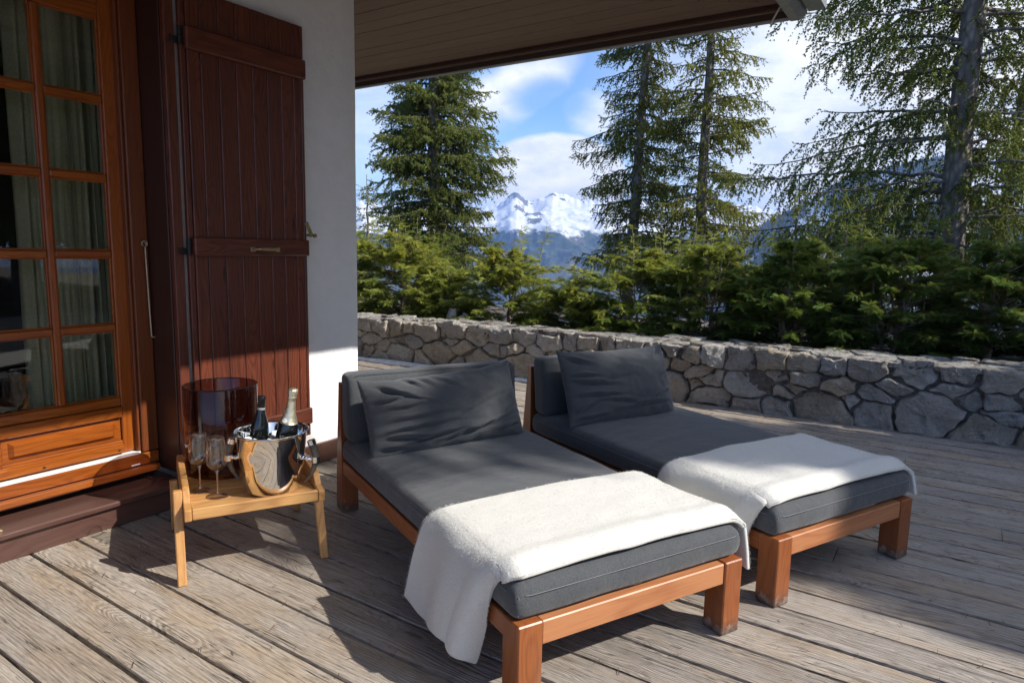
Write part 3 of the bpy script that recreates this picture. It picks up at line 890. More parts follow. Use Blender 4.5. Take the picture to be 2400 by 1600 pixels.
# ================================================================== SUN LOUNGERS
def axis_grid(a, b, r, n):
    inner = np.linspace(a + r, b - r, n)
    e = r * (1 - np.cos(np.linspace(0, math.pi / 2, 5)))
    return np.unique(np.round(np.concatenate([a + e, inner, b - e]), 6))
def soft_box(m, x0, x1, y0, y1, z0, z1, r, n=(16, 24, 4), fn=None, rnd=.5):
    X = axis_grid(x0, x1, r, n[0]); Y = axis_grid(y0, y1, r, n[1]); Z = axis_grid(z0, z1, r, n[2])
    lo = np.array([x0 + r, y0 + r, z0 + r]); hi = np.array([x1 - r, y1 - r, z1 - r])
    idx = {}; vs = []; gs = []; fs = []
    def vid(i, j, k):
        key = (i, j, k)
        if key in idx: return idx[key]
        p = np.array([X[i], Y[j], Z[k]]); q = np.minimum(np.maximum(p, lo), hi); d = p - q; L = np.linalg.norm(d)
        p2 = q + d / L * r if L > 1e-9 else p
        idx[key] = len(vs); gs.append(tuple(p2))
        if fn: p2 = fn(p2, d / max(L, 1e-9))
        vs.append(tuple(p2)); return idx[key]
    nx, ny, nz = len(X), len(Y), len(Z)
    for k in (0, nz - 1):
        for i in range(nx - 1):
            for j in range(ny - 1): fs.append((vid(i, j, k), vid(i + 1, j, k), vid(i + 1, j + 1, k), vid(i, j + 1, k)))
    for j in (0, ny - 1):
        for i in range(nx - 1):
            for k in range(nz - 1): fs.append((vid(i, j, k), vid(i + 1, j, k), vid(i + 1, j, k + 1), vid(i, j, k + 1)))
    for i in (0, nx - 1):
        for j in range(ny - 1):
            for k in range(nz - 1): fs.append((vid(i, j, k), vid(i, j + 1, k), vid(i, j + 1, k + 1), vid(i, j, k + 1)))
    m.add(vs, fs, gs, rnd)

LW, LL = .90, 1.76
def make_lounger(name, label, loc, rotz, seed, group):
    random.seed(seed)
    t = thing(name, label, 'lounger', loc, rotz, group)
    for (a, b) in ((0, .083), (LW - .083, LW)):
        m = MB(); m.box(a, b, 0, .088, 0.001, .265, .004); m.build('leg', MT['teak'], t)
    for (a, b) in ((0, .080), (LW - .080, LW)):
        m = MB()
        m.prism([(1.662, .001), (1.672, .64), (1.700, .645), (1.752, .20), (1.762, .001)], a, b, 'yz', 2)
        # slim upper post: only the outer 30 mm carries on above the seat
        m.build('leg', MT['teak'], t)
    m = MB(); m.box(.0835, LW - .0835, .006, .046, .188, .261, .0035); m.build('front_rail', MT['teakrail'], t)
    for (a, b) in ((.004, .040), (LW - .040, LW - .004)):
        m = MB(); m.box(a, b, .0885, 1.6615, .195, .261, .003); m.build('side_rail', MT['teak'], t)
    m = MB(); m.box(.081, LW - .081, 1.69, 1.72, .19, .255, .003); m.build('back_rail', MT['teak'], t)
    m = MB()
    for k in range(11): m.box(.041, LW - .041, .12 + k * .14, .20 + k * .14, .236, .255, .003)
    m.build('seat_slats', MT['teak'], t)
    m = MB()
    for z in (.36, .50, .60): m.box(.081, LW - .081, 1.674, 1.694, z - .03, z + .03, .003)
    m.build('backrest_slats', MT['teak'], t)
    def fseat(p, nn):
        x, y, z = p
        if z > .33:
            cx = (x - LW / 2) / (LW / 2); cy = (y - .83) / .82
            z += .016 * (1 - cx ** 4) * (1 - cy ** 4)
            z += .005 * mnoise.noise(Vector((x * 5, y * 4, seed))) + .002 * mnoise.noise(Vector((x * 16, y * 14, seed)))
            # pulled creases on the sitter's side
            for (cxx, cyy, a, l, w) in ((.10, 1.14, .25, .20, .012), (.12, 1.05, .2, .22, .012), (.13, .98, .2, .2, .014), (.3, .86, .15, .25, .02)):
                dx, dy = x - cxx, y - cyy; u_ = dx * math.cos(a) + dy * math.sin(a); v_ = -dx * math.sin(a) + dy * math.cos(a)
                z += .006 * math.exp(-(u_ / l) ** 2 - (v_ / w) ** 2)
        side = .010 * math.sin(math.pi * min(1, max(0, (z - .27) / .1)))
        if nn[0] < -.5: x -= side
        if nn[0] > .5: x += side
        if nn[1] < -.5: y -= side * 1.3 + .006 * mnoise.noise(Vector((x * 6, z * 9, seed)))
        return (x, y, z)
    m = MB(); soft_box(m, .004, LW - .004, .022, 1.655, .263, .378, .030, (26, 60, 5), fseat)
    cu = m.build('seat_cushion', MT['fabric'], t, smooth=True)
    m = MB(); zs = .347
    ln = [(.030, .0125, zs)] + [(x, .0085 + .0, zs) for x in np.linspace(.05, LW - .05, 20)] + [(LW - .03, .0125, zs)]
    m.tube([(-.0045, y, zs) for y in np.linspace(1.62, .06, 40)], .0013, 5); m.tube(ln, .0011, 5)
    m.tube([(.012, .022, .285), (.010, .018, .30), (.010, .0175, .345)], .0015, 5)
    m.build('piping', MT['stitch'], cu)
    def fback(p, nn):
        x, y, z = p
        h = (z - .385) / .33
        y += .035 * h + .0
        if nn[1] < -.5: y -= .012 * math.sin(math.pi * min(1, max(0, h))) * (1 - ((x - .45) / .46) ** 4)
        x += .006 * mnoise.noise(Vector((x * 4, z * 7, seed + 3)))
        if nn[2] > .5: z += .005 * mnoise.noise(Vector((x * 5, 2, seed))) 
        return (x, y, z)
    m = MB(); soft_box(m, -.006, LW + .006, 1.505, 1.628, .386, .706, .034, (26, 6, 14), fback)
    bk = m.build('back_cushion', MT['fabric'], t, smooth=True)
    m = MB(); m.tube([(.03, 1.537, .700)] + [(x, 1.5405, .7030) for x in np.linspace(.05, LW - .05, 14)] + [(LW - .03, 1.537, .700)], .0016, 5)
    m.build('piping', MT['fabric'], bk)
    return t
TH1 = R(-25.9); TH2 = R(-24.95)
L1 = (1.458, .922, 0); L2 = (2.488, .459, 0)
make_lounger('sun_lounger', 'teak lounger with charcoal cushions standing nearest the tray table, half in sun', L1, TH1, 3, 'pair of teak sun loungers')
make_lounger('sun_lounger', 'teak lounger with charcoal cushions in the shade nearer the stone wall', L2, TH2, 11, 'pair of teak sun loungers')

# ---- pillows
def pillow(name, label, L, th, cx, vc, zc, W, H, T, tilt, roll, creases, seed, group):
    n1, n2 = 130, 84
    Fv = np.zeros((n1, n2, 3)); Bv = np.zeros((n1, n2, 3))
    for i in range(n1):
        s = -1 + 2 * i / (n1 - 1)
        for j in range(n2):
            q = -1 + 2 * j / (n2 - 1)
            th_ = max(0, (1 - abs(s) ** 2.4)) ** .55 * max(0, (1 - abs(q) ** 2.2)) ** .6
            x = s * W / 2 * (1 - .030 * (1 - q * q)) ; z = q * H / 2 * (1 - .05 * (1 - s * s) * (1 if q > 0 else .25))
            z += .014 * abs(s) ** 6 * (1 if q > 0 else -.2)
            edge = min(1, 6 * (1 - max(abs(s), abs(q))))
            d = 0
            for (a, b, an, l, w, am) in creases:
                dx, dz = s - a, q - b
                u_ = dx * math.cos(an) + dz * math.sin(an); v_ = -dx * math.sin(an) + dz * math.cos(an)
                v_ += .10 * u_ * u_
                d += am * math.exp(-(u_ / l) ** 2) * (-math.exp(-(v_ / w) ** 2) + .6 * math.exp(-((v_ - 1.8 * w) / (1.3 * w)) ** 2))
            nn = .010 * mnoise.noise(Vector((s * 2.2 + seed, q * 1.6, 0))) + .004 * mnoise.noise(Vector((s * 7 + seed, q * 5, 3)))
            f = T / 2 * th_ * 1.25 + (nn + 1.35 * d) * edge + .002
            Fv[i, j] = (x + .004 * mnoise.noise(Vector((s * 9, q * 9, seed))) * (1 - edge), -f, z + .006 * mnoise.noise(Vector((s * 6, q * 6, seed + 8))))
            Bv[i, j] = (Fv[i, j, 0], T / 2 * th_ * .75 + .002 + nn * edge * .5, Fv[i, j, 2])
    m = MB(); m.grid(Fv); m.grid(Bv)
    # close the rim
    rim = [(i, 0) for i in range(n1)] + [(n1 - 1, j) for j in range(1, n2)] + [(i, n2 - 1) for i in range(n1 - 2, -1, -1)] + [(0, j) for j in range(n2 - 2, 0, -1)]
    k = len(rim); N = n1 * n2
    for a in range(k):
        i, j = rim[a]; i2, j2 = rim[(a + 1) % k]
        m.F.append((i * n2 + j, i2 * n2 + j2, N + i2 * n2 + j2, N + i * n2 + j))
    o = m.build(name, MT['fabric'], smooth=True)
    u_ = Vector((math.cos(th), math.sin(th), 0)); v_ = Vector((-math.sin(th), math.cos(th), 0))
    p = Vector(L) + u_ * cx + v_ * vc; p.z = zc
    o.location = p
    o.rotation_euler = (Matrix.Rotation(th, 3, 'Z') @ Matrix.Rotation(R(-tilt), 3, 'X') @ Matrix.Rotation(R(roll), 3, 'Y')).to_euler()
    tag(o, label, 'pillow', group)
    return o
cr1 = [(-.72, .62, -.9, .16, .045, .022), (-.55, .45, -.75, .30, .03, .014), (-.78, .35, .25, .22, .05, .020), (-.62, .12, .1, .28, .06, .016), (-.55, -.18, .05, .42, .07, .016),
       (-.55, -.42, .05, .45, .05, .016), (-.62, -.62, -.35, .28, .05, .024), (-.25, -.70, .18, .26, .045, .022), (-.80, -.82, -.3, .15, .05, .018), (.2, -.74, .30, .45, .05, .016), (.55, -.60, .5, .4, .045, .014),
       (.80, -.25, .8, .22, .035, .010), (.86, .15, .5, .16, .03, .008), (.35, -.1, .62, .5, .04, .006), (-.45, .80, -1.1, .18, .035, .014), (-.28, .78, -1.2, .2, .04, .012), (-.05, .72, -1.0, .25, .04, .010), (.78, -.78, .3, .2, .04, .016)]
cr2 = [(-.80, .66, -.6, .2, .05, .022), (-.80, .22, -.1, .22, .045, .018), (-.72, .02, -.25, .34, .05, .022), (-.60, -.32, -.15, .32, .05, .020), (-.30, -.52, -.25, .35, .05, .012), (-.78, -.62, .6, .2, .06, .02),
       (.70, -.42, .5, .3, .04, .014), (.86, .1, .7, .15, .04, .012), (.35, -.7, .1, .5, .05, .012), (.78, .75, .9, .16, .05, .018), (-.2, .1, .1, .4, .07, .006), (-.70, -.86, .05, .2, .04, .018), (.1, .55, -.3, .35, .08, .006)]
pillow('pillow', 'crumpled charcoal pillow half sunlit on the lounger beside the tray table', L1, TH1, .405, 1.355, .545, .79, .355, .205, 22, -3.0, cr1, 5, 'charcoal back pillows')
pillow('pillow', 'charcoal pillow in dappled shade on the lounger near the stone wall', L2, TH2, .365, 1.345, .568, .745, .40, .19, 22, 0.5, cr2, 9, 'charcoal back pillows')

# ---- wool throws
def smoothst(x, a, b):
    t_ = min(1, max(0, (x - a) / (b - a))); return t_ * t_ * (3 - 2 * t_)
def catmull(pts, n):
    pts = [np.array(p, float) for p in pts]; out = []
    P = [2 * pts[0] - pts[1]] + pts + [2 * pts[-1] - pts[-2]]
    seg = len(pts) - 1
    for k in range(n):
        g = k / (n - 1) * seg; i = min(seg - 1, int(g)); f = g - i
        a, b, c, d = P[i:i + 4]
        out.append(.5 * ((2 * b) + (c - a) * f + (2 * a - 5 * b + 4 * c - d) * f * f + (3 * b - a - 3 * c + d) * f ** 3))
    return np.array(out)
def throw(name, label, L, th, zl_back, zl_front, zr, roll, seed, group, lean=.085, vback=.60, vtop=.545, rl=.12, vfr=.15):
    ns, nt_ = 130, 70
    P = np.zeros((ns, nt_, 3))
    for j in range(nt_):
        t_ = j / (nt_ - 1)
        zl = zl_front + (zl_back - zl_front) * t_ + .012 * math.sin(t_ * 7)
        zL = .385
        path = catmull([(-lean, zl), (-lean * .72, zl + (zL - zl) * .45), (-.034, .335), (-.016, .372), (.012, .393), (.06, .402), (.25, .4085), (.45, .4115), (.65, .4085), (.84, .402), (.888, .393), (.916, .372), (.926, .335), (.934, (zr + .335) / 2), (.938, zr)], ns)
        for i in range(ns):
            u_, z = path[i]
            hangL = min(1, max(0, (.03 - u_) / (lean + .03))) if u_ < .03 else 0
            hangR = min(1, max(0, (z < .395) * (.40 - z) / (.40 - zr))) if u_ > .86 else 0
            v = .030 + (vtop - .030) * t_
            # edges are not straight
            v += .010 * mnoise.noise(Vector((u_ * 4, seed, t_ * 2))) * (1 if u_ < .9 else .4)
            if hangL > 0:
                v2 = vfr + (vback - vfr) * t_
                v = v + (v2 - v) * hangL ** 1.1
                w = smoothst(hangL, .15, .9)
                if t_ < .26:
                    ph = (1 - t_ / .26); arc = ph * rl * .72
                    Rr = .025; a = min(arc / Rr, 3.7)
                    tb = .26; vb = .030 + (vtop - .030) * tb; vb = vb + ((vfr + (vback - vfr) * tb) - vb) * hangL ** 1.1
                    uu = u_ + Rr * (1 - math.cos(a)) - .024 * math.sin(min(a, math.pi)) ; vv = vb - Rr * math.sin(a) - .055 * ph
                    u_ = u_ + (uu - u_) * w * roll; v = v + (vv - v) * w * roll
                    z -= .058 * w * roll * ph ** .7
                u_ -= .010 * w * math.sin(t_ * 9 + seed) + .012 * w * mnoise.noise(Vector((t_ * 4, hangL * 2, seed)))
                z += .010 * w * mnoise.noise(Vector((t_ * 3, seed, 1)))
            if hangR > 0: v += -.02 * hangR + .0 * t_; u_ += .008 * math.sin(t_ * 8)
            dz = .0045 * mnoise.noise(Vector((u_ * 5, v * 6, seed))) + .0022 * mnoise.noise(Vector((u_ * 13, v * 15, seed)))
            fr = math.exp(-((t_) / .09) ** 2) 
            dz -= .020 * fr * (1 if .0 < u_ < .92 else 0) - .010 * math.exp(-((t_ - .12) / .07) ** 2)
            # soft ridge running along the folded front edge
            P[i, j] = (u_, v, z + dz + .004)
    G = [(i * .011, j * .0075, 0) for i in range(ns) for j in range(nt_)]
    m = MB(); m.grid(P, gc=G)
    o = m.build(name, MT['wool'], smooth=True)
    s_ = o.modifiers.new('thick', 'SOLIDIFY'); s_.thickness = .015; s_.offset = 1.0
    s_ = o.modifiers.new('soft', 'SUBSURF'); s_.levels = 1; s_.render_levels = 1
    o.location = L; o.rotation_euler = (0, 0, th)
    tag(o, label, 'throw', group)
    # raised nap of loose fibres
    du = np.gradient(P, axis=0); dv = np.gradient(P, axis=1); N = np.cross(du, dv); N /= np.linalg.norm(N, axis=2, keepdims=True) + 1e-9
    if N[ns // 2, nt_ // 2, 2] < 0: N = -N
    rg = np.random.default_rng(seed); n = 20000
    fi = rg.random(n) * (ns - 1.01); fj = rg.random(n) * (nt_ - 1.01)
    e = rg.random(n) < .06; fj = np.where(e, np.where(rg.random(n) < .5, 0.0, nt_ - 1.02), fj)
    i0 = fi.astype(int); j0 = fj.astype(int); a = (fi - i0)[:, None]; b = (fj - j0)[:, None]
    pos = (P[i0, j0] * (1 - a) * (1 - b) + P[i0 + 1, j0] * a * (1 - b) + P[i0, j0 + 1] * (1 - a) * b + P[i0 + 1, j0 + 1] * a * b)
    nn = N[i0, j0]; rv = rg.normal(size=(n, 3)); rv -= (rv * nn).sum(1, keepdims=True) * nn; rv /= np.linalg.norm(rv, axis=1, keepdims=True)
    base = pos + nn * .0145; ln = (.002 + .0045 * rg.random(n))[:, None]
    tip = base + (nn * .75 + rv * .8) * ln; wd = np.cross(nn, rv) * .0007
    V = np.stack([base - wd, base + wd, tip], 1).reshape(-1, 3); T = np.arange(n * 3).reshape(-1, 3)
    f = np_mesh('wool_nap', V, T, np.full(n * 3, .5), MT['woolnap'], o); f['kind'] = 'stuff'
    return o
t = NT('wool_fibre'); t.pbr(color=(0.68, 0.665, 0.62), rough=0.95); MT['woolnap'] = t.m
throw('wool_throw', 'sunlit cream wool throw over the foot of the lounger beside the tray table', L1, TH1, .085, .095, .20, 1.0, 4, 'cream wool throws')
throw('wool_throw', 'cream wool throw mostly in shade folded over the foot of the farther lounger', L2, TH2, .12, .175, .26, .75, 13, 'cream wool throws', .075, .60, .545, .10, .10)

# ================================================================== TRAY TABLE AND WHAT STANDS ON IT
TR = math.atan2(-.4667, .8844); TO = (1.324, 2.355, 0)
tb = thing('tray_table', 'small honey coloured teak tray table with raised handles beside the door', 'table', TO, TR)
random.seed(5)
for k in range(6):
    m = MB(); y0 = .024 + k * .1025; m.box(.046, .516, y0, y0 + .098, .267, .285, .003); m.build('slat', MT['tray'], tb)
m = MB(); m.box(.0455, .5165, .0, .0225, .255, .301, .004); m.build('front_rail', MT['tray'], tb)
m = MB(); m.box(.0455, .5165, .641, .662, .255, .318, .004); m.build('back_rail', MT['tray'], tb)
prof = [(-.003, .254), (.665, .254), (.665, .300), (.615, .302), (.590, .340), (.570, .354), (.120, .354), (.098, .345), (.060, .306), (-.003, .300)]
for (a, b) in ((.0195, .045), (.517, .543)):
    m = MB(); m.prism(prof, a, b, 'yz', 1)
    pp = m.build('side_panel', MT['tray'], tb); bv = pp.modifiers.new('soft', 'BEVEL'); bv.width = .004; bv.segments = 2; bv.limit_method = 'ANGLE'
for (x0, x1, yf, sl_, top) in ((-.0145, .0185, -.002, .24, .350), (.5125, .545, -.002, .20, .2535), (-.0145, .0185, .585, -.22, .250), (.5125, .545, .572, -.12, .2535)):
    m = MB(); m.box(x0, x1, 0, .030, .001, top, .004, axis=2, taper=lambda x, y, z: (x + (.010 * (.25 - z) / .25 if x > .3 else 0), yf + y + sl_ * z, z)); m.build('leg', MT['tray'], tb)

def tw(a, b, z=.2855):
    c_, s_ = math.cos(TR), math.sin(TR); return (TO[0] + a * c_ - b * s_, TO[1] + a * s_ + b * c_, z)
# flutes
def flute(label, loc):
    t = thing('champagne_flute', label, 'glass', loc, 0, 'empty champagne flutes')
    m = MB(); m.lathe([(.0005, .001), (.044, .0008), (.0445, .002), (.030, .0038), (.012, .0065), (.0062, .012), (.0042, .024), (.0036, .05), (.0038, .085), (.0055, .100), (.010, .106), (.0005, .1075)], 32)
    m.build('stem', MT['solidglass'], t, smooth=True)
    m = MB(); m.lathe([(.0005, .1078), (.010, .1082), (.022, .114), (.0325, .124), (.0378, .137), (.0390, .150), (.0380, .175), (.0345, .215), (.0315, .244), (.0303, .2445), (.0333, .215), (.0367, .175), (.0377, .150), (.0364, .138), (.0310, .126), (.020, .117), (.0005, .113)], 40)
    m.build('bowl', MT['flute'], t, smooth=True)
    m = MB(); m.lathe([(.0303, .2442), (.0309, .2450), (.0316, .2442)], 40); m.build('rim', MT['solidglass'], t, smooth=True)
    return t
flute('empty champagne flute at the front edge of the tray beside the steel bucket', tw(.150, .150))
flute('empty champagne flute farther left on the tray in front of the smoked glass cylinder', tw(.092, .245))
# smoked glass cylinder
h = thing('glass_cylinder', 'large open cylinder of smoked brown glass at the back of the tray table', 'lantern', tw(.205, .492))
Rr = .155; Hh = .392
m = MB(); m.lathe([(.0005, .0), (Rr - .012, 0), (Rr - .003, .004), (Rr, .016), (Rr, Hh - .003), (Rr - .002, Hh), (Rr - .005, Hh), (Rr - .0065, Hh - .003), (Rr - .0065, .026), (Rr - .02, .018), (.0005, .018)], 72)
for i, v in enumerate(m.V):
    n_ = mnoise.noise(Vector((v[0] * 9, v[1] * 9, v[2] * 7))) ; q = 1 + .006 * n_
    m.V[i] = (v[0] * q, v[1] * q, v[2])
m.build('cylinder_wall', MT['smoke'], h, smooth=True, angle=50)
m = MB(); m.lathe([(Rr - .0068, Hh - .001), (Rr - .004, Hh + .0022), (Rr + .0003, Hh - .001)], 72); 
m.build('rim', MT['smokerim'] if 'smokerim' in MT else MT['bottle'], h, smooth=True)

# bucket
BK = tw(.360, .134)
bk = thing('ice_bucket', 'polished steel champagne bucket with dark horn handles standing on the tray table', 'bucket', BK, math.atan2(-.833, .553))
m = MB()
m.lathe([(.0005, .004), (.095, .003), (.103, .006), (.1095, .016), (.1205, .075), (.1325, .17), (.1405, .244), (.146, .2485), (.1495, .2515), (.150, .2545), (.1475, .257), (.144, .2565), (.1395, .249), (.130, .17), (.118, .075), (.105, .02), (.0005, .012)], 96)
m.build('bucket_body', MT['chrome'], bk, smooth=True, angle=60)
for s_ in (-1, 1):
    hn = MB()
    pts = catmull([(s_ * .168, 0, .198), (s_ * .178, 0, .168), (s_ * .181, 0, .136), (s_ * .172, 0, .095), (s_ * .156, 0, .062), (s_ * .134, 0, .036)], 22)
    rad = [.0155 - .0125 * max(0, (i / 21 - .35)) / .65 - .0 for i in range(22)]
    hn.tube([tuple(p) for p in pts], rad, 14)
    hobj = hn.build('handle', MT['horn'], bk, smooth=True, angle=60)
    c_ = MB(); c_.tube([(s_ * .1625, 0, .216), (s_ * .168, 0, .197)], [.0166, .0172], 16); c_.build('end_cap', MT['chrome'], hobj, smooth=True, angle=40)
    c_ = MB(); c_.tube([(s_ * .1802, 0, .146), (s_ * .180, 0, .122)], [.0172, .0168], 16)
    c_.build('collar', MT['chrome'], hobj, smooth=True, angle=40)
    c_ = MB(); c_.tube([(s_ * .1265, 0, .140), (s_ * .129, 0, .138)], [.017, .017], 16); c_.tube([(s_ * .128, 0, .138), (s_ * .140, 0, .137), (s_ * .148, 0, .136), (s_ * .156, 0, .135), (s_ * .166, 0, .134)], [.008, .009, .0135, .009, .008], 14)
    c_.build('bracket', MT['chrome'], hobj, smooth=True, angle=60)

def bottle(name, label, cat, base, top, scale, prof, mat):
    b = thing(name, label, cat, base)
    d = (Vector(top) - Vector(base)).normalized()
    b.rotation_euler = d.to_track_quat('Z', 'Y').to_euler()
    m = MB(); m.lathe(prof, 40); m.build('glass_body', mat, b, smooth=True, angle=50)
    return b
hx = Vector((.553, -.833, 0))
B0 = Vector(BK)
wt = B0 + hx * -.034 + Vector((0, 0, .396)); wb = wt - (Vector((0, 0, .300)) + hx * .030)
w = bottle('wine_bottle', 'dark wine bottle with matt black capsule standing in the steel bucket', 'bottle', tuple(wb), tuple(wt), 1,
           [(.0005, .0), (.036, .0), (.0375, .004), (.0375, .12), (.0372, .155), (.033, .185), (.024, .212), (.0168, .236), (.0148, .252), (.0142, .262), (.0005, .263)], MT['bottle'])
m = MB(); m.lathe([(.0151, .226 + .0), (.0156, .226), (.0150, .285), (.0162, .287), (.0162, .299), (.0148, .3015), (.0005, .302)], 32); 
m.V = [(v[0], v[1], v[2]) for v in m.V]
m.build('capsule', MT['capsule'], w, smooth=True, angle=40)
m = MB(); m.lathe([(.01585, .2462), (.01605, .2468), (.01605, .2552), (.01585, .2558)], 32); m.build('neck_band', MT['drip'], w, smooth=True)
ct = B0 + hx * .0955 + Vector((0, 0, .431)); cb = ct - (hx * .052 + Vector((0, 0, .324)))
ch = bottle('champagne_bottle', 'champagne bottle with pale gold foil neck and round cream seal leaning in the bucket', 'bottle', tuple(cb), tuple(ct), 1,
            [(.0005, .0), (.042, .0), (.0440, .005), (.0440, .10), (.0432, .135), (.0385, .168), (.030, .198), (.0225, .225), (.0180, .25), (.0155, .27), (.0005, .271)], MT['bottle'])
m = MB()
prof = [(.0350, .185), (.0302, .2005), (.0232, .2252), (.0188, .250), (.0163, .270), (.0158, .286), (.0176, .288), (.0182, .292), (.0165, .296), (.0172, .300), (.0190, .312), (.0192, .321), (.0165, .3265), (.0005, .328)]
m.lathe(prof, 48)
for i, v in enumerate(m.V):
    a = math.atan2(v[1], v[0]); f = 1 + (.05 * math.sin(a * 9 + 30 * v[2]) + .03 * math.sin(a * 17)) * (1 if v[2] > .288 else .15)
    m.V[i] = (v[0] * f, v[1] * f, v[2])
fo_ = m.build('foil', MT['goldfoil'], ch, smooth=True)
m = MB(); m.lathe([(.0362, .1835), (.0355, .1838), (.0335, .1925), (.0330, .1935)], 48)
m.build('neck_band', MT['goldfoil'], ch, smooth=True)
# round seal facing the camera, bent over the shoulder
inv = ch.rotation_euler.to_matrix().inverted(); vd = inv @ Vector((-.80, -.60, 0)); aa = math.atan2(vd.y, vd.x) - .28
def on_foil(a, z, off):
    zz = [p[1] for p in prof]; r = float(np.interp(z, zz, [p[0] for p in prof])) + off
    return (r * math.cos(a), r * math.sin(a), z)
for (rad, off, mt_, nm) in ((.0135, .0012, 'goldfoil', 'seal_ring'), (.0108, .0019, 'paper', 'seal')):
    m = MB(); vs = [on_foil(aa, .199, off)]; n_ = 28
    for k in range(n_):
        an = 2 * math.pi * k / n_; vs.append(on_foil(aa + rad * math.cos(an) / .030, .199 + rad * math.sin(an) * .93, off))
    m.add(vs, [(0, 1 + k, 1 + (k + 1) % n_) for k in range(n_)]); m.build(nm, MT[mt_], ch)
# tiny printed marks up the neck of the foil
m = MB()
for k in range(7):
    z = .228 + k * .0048
    a0 = aa - .05
    m.add([on_foil(a0 - .10, z, .0012), on_foil(a0 + .10, z, .0012), on_foil(a0 + .10, z + .0028, .0012), on_foil(a0 - .10, z + .0028, .0012)], [(0, 1, 2, 3)])
m.build('foil_print', MT['bronze'] if 'bronze' in MT else MT['brass'], ch, recalc=False)
m = MB()
for k in range(5):
    z = .1872 + .0; a0 = aa + .42 + k * .075
    m.add([on_foil(a0, z, .003), on_foil(a0 + .05, z, .003), on_foil(a0 + .05, z + .0038, .003), on_foil(a0, z + .0038, .003)], [(0, 1, 2, 3)])
m.build('band_print', MT['brass'], ch, recalc=False)
# ice
random.seed(12)
for k, (px, py, pz) in enumerate(((-.035, -.095, .222), (.02, -.105, .226), (.0, -.03, .205), (.055, .06, .215), (-.06, .05, .215), (-.01, .085, .21), (-.085, -.03, .212), (.095, -.03, .205))):
    m = MB(); soft_box(m, -.019, .019, -.016, .016, -.015, .015, .006, (3, 3, 3), lambda p, n_: (p[0] + .003 * mnoise.noise(Vector(p) * 60), p[1], p[2]))
    o = m.build('ice_cube', MT['ice'], smooth=True)
    o.location = B0 + hx * px + Vector((.833, .553, 0)) * py + Vector((0, 0, pz)); o.rotation_euler = (random.random(), random.random(), random.random() * 3)
    tag(o, 'clear ice cube packed around the bottles in the steel bucket', 'ice cube', 'ice cubes in the bucket')

# ================================================================== TERRAIN
SUN = Vector((.30, -1.12, 1.0)).normalized()
def fbm(x, y, o=5, seed=0.0, rid=False):
    a, f, v = 1.0, 1.0, 0.0
    for k in range(o):
        n = mnoise.noise(Vector((x * f + seed, y * f - seed, k * 7.7 + seed)))
        v += a * ((1 - abs(n) * 2) if rid else n); a *= .5; f *= 2.03
    return v
def polar(name, az0, az1, na, rs, hf, mat):
    P = np.zeros((na, len(rs), 3))
    for i in range(na):
        az = R(az0 + (az1 - az0) * i / (na - 1))
        for j, r in enumerate(rs):
            P[i, j] = (r * math.cos(az), r * math.sin(az), hf(math.degrees(az), r))
    m = MB(); m.grid(P)
    o = m.build(name, mat, smooth=True, recalc=False); tag(o, kind='structure'); return o
def gh(az, r):
    x = r * math.cos(R(az)); y = r * math.sin(R(az))
    d = x - 6.4
    if d < 0: return -.30 if x > -8 else -.3 + .05 * (-8 - x) * .2
    z = .10 - .085 * max(0, d - 1.5) - .10 * max(0, d - 25) - .02 * max(0, d - 200)
    z = z + min(1, d / 3) * .18 * mnoise.noise(Vector((x * .3, y * .3, 0)))
    return max(z, -330 + 20 * mnoise.noise(Vector((x * .002, y * .002, 0))))
t = NT('forest_floor'); v = t.obj(); n1 = t.noise(v, .9, 6, .7); n2 = t.noise(v, 12, 5, .7)
c = t.mix(t.sm(n2, .35, .65), (.055, .042, .028), (.11, .085, .055)); c = t.mix(t.sm(n1, .62, .66), c, (.78, .79, .81))
t.pbr(color=c, rough=.9, normal=t.bump(n2, .6, .05)); MT['floor'] = t.m
rs = np.concatenate([np.linspace(0.5, 12, 24), np.geomspace(13, 9500, 50)])
# terrace ground and slope falling to the valley
polar('ground', -180, 180, 181, rs, gh, MT['floor'])

# snowy massif across the valley
def rocksnow(name, snowline, soft, rockc, forest, patches=(), snow=(.66, .68, .72)):
    t = NT(name); v = t.obj(); ge = t.n('NewGeometry').outputs
    z = t.n('SeparateXYZ', {0: v}).outputs[2]
    nz = t.n('SeparateXYZ', {0: ge['Normal']}).outputs[2]
    a = t.noise(v, .006, 7, .62); b = t.noise(v, .03, 6, .65); cst = t.noise(t.scale(v, (1, 1, .25)), .02, 6, .65)
    h = t.math('ADD', z, t.math('MULTIPLY_ADD', a, soft * 2.6, -soft * 1.3))
    h = t.math('ADD', h, t.math('MULTIPLY_ADD', b, soft * 1.2, -soft * .6))
    sn = t.sm(h, snowline - soft * .22, snowline + soft * .22)
    steep = t.math('ADD', nz, t.math('MULTIPLY_ADD', b, .34, -.17))
    rk = t.sm(steep, .70, .58)
    for (px, py, rad) in patches:
        dd = t.vmath('LENGTH', t.vmath('SUBTRACT', t.scale(v, (1, 1, 0)), (px, py, 0)))
        pt = t.sm(t.math('ADD', t.math('DIVIDE', dd, rad), t.math('MULTIPLY_ADD', t.math('ADD', a, b), 2.4, -2.4)), .95, .75)
        rk = t.math('MAXIMUM', rk, pt)
    c = t.mix(t.sm(cst, .4, .6), forest, tuple(x * 1.9 for x in forest))
    c = t.mix(t.math('MULTIPLY', t.sm(a, .52, .62), .5), c, (.16, .13, .10))
    c = t.mix(sn, c, snow)
    c = t.mix(t.math('MULTIPLY', rk, .92), c, rockc)
    t.pbr(color=c, rough=.85, normal=t.bump(t.math('ADD', a, t.math('MULTIPLY', b, .4)), .35, 25))
    return t.m
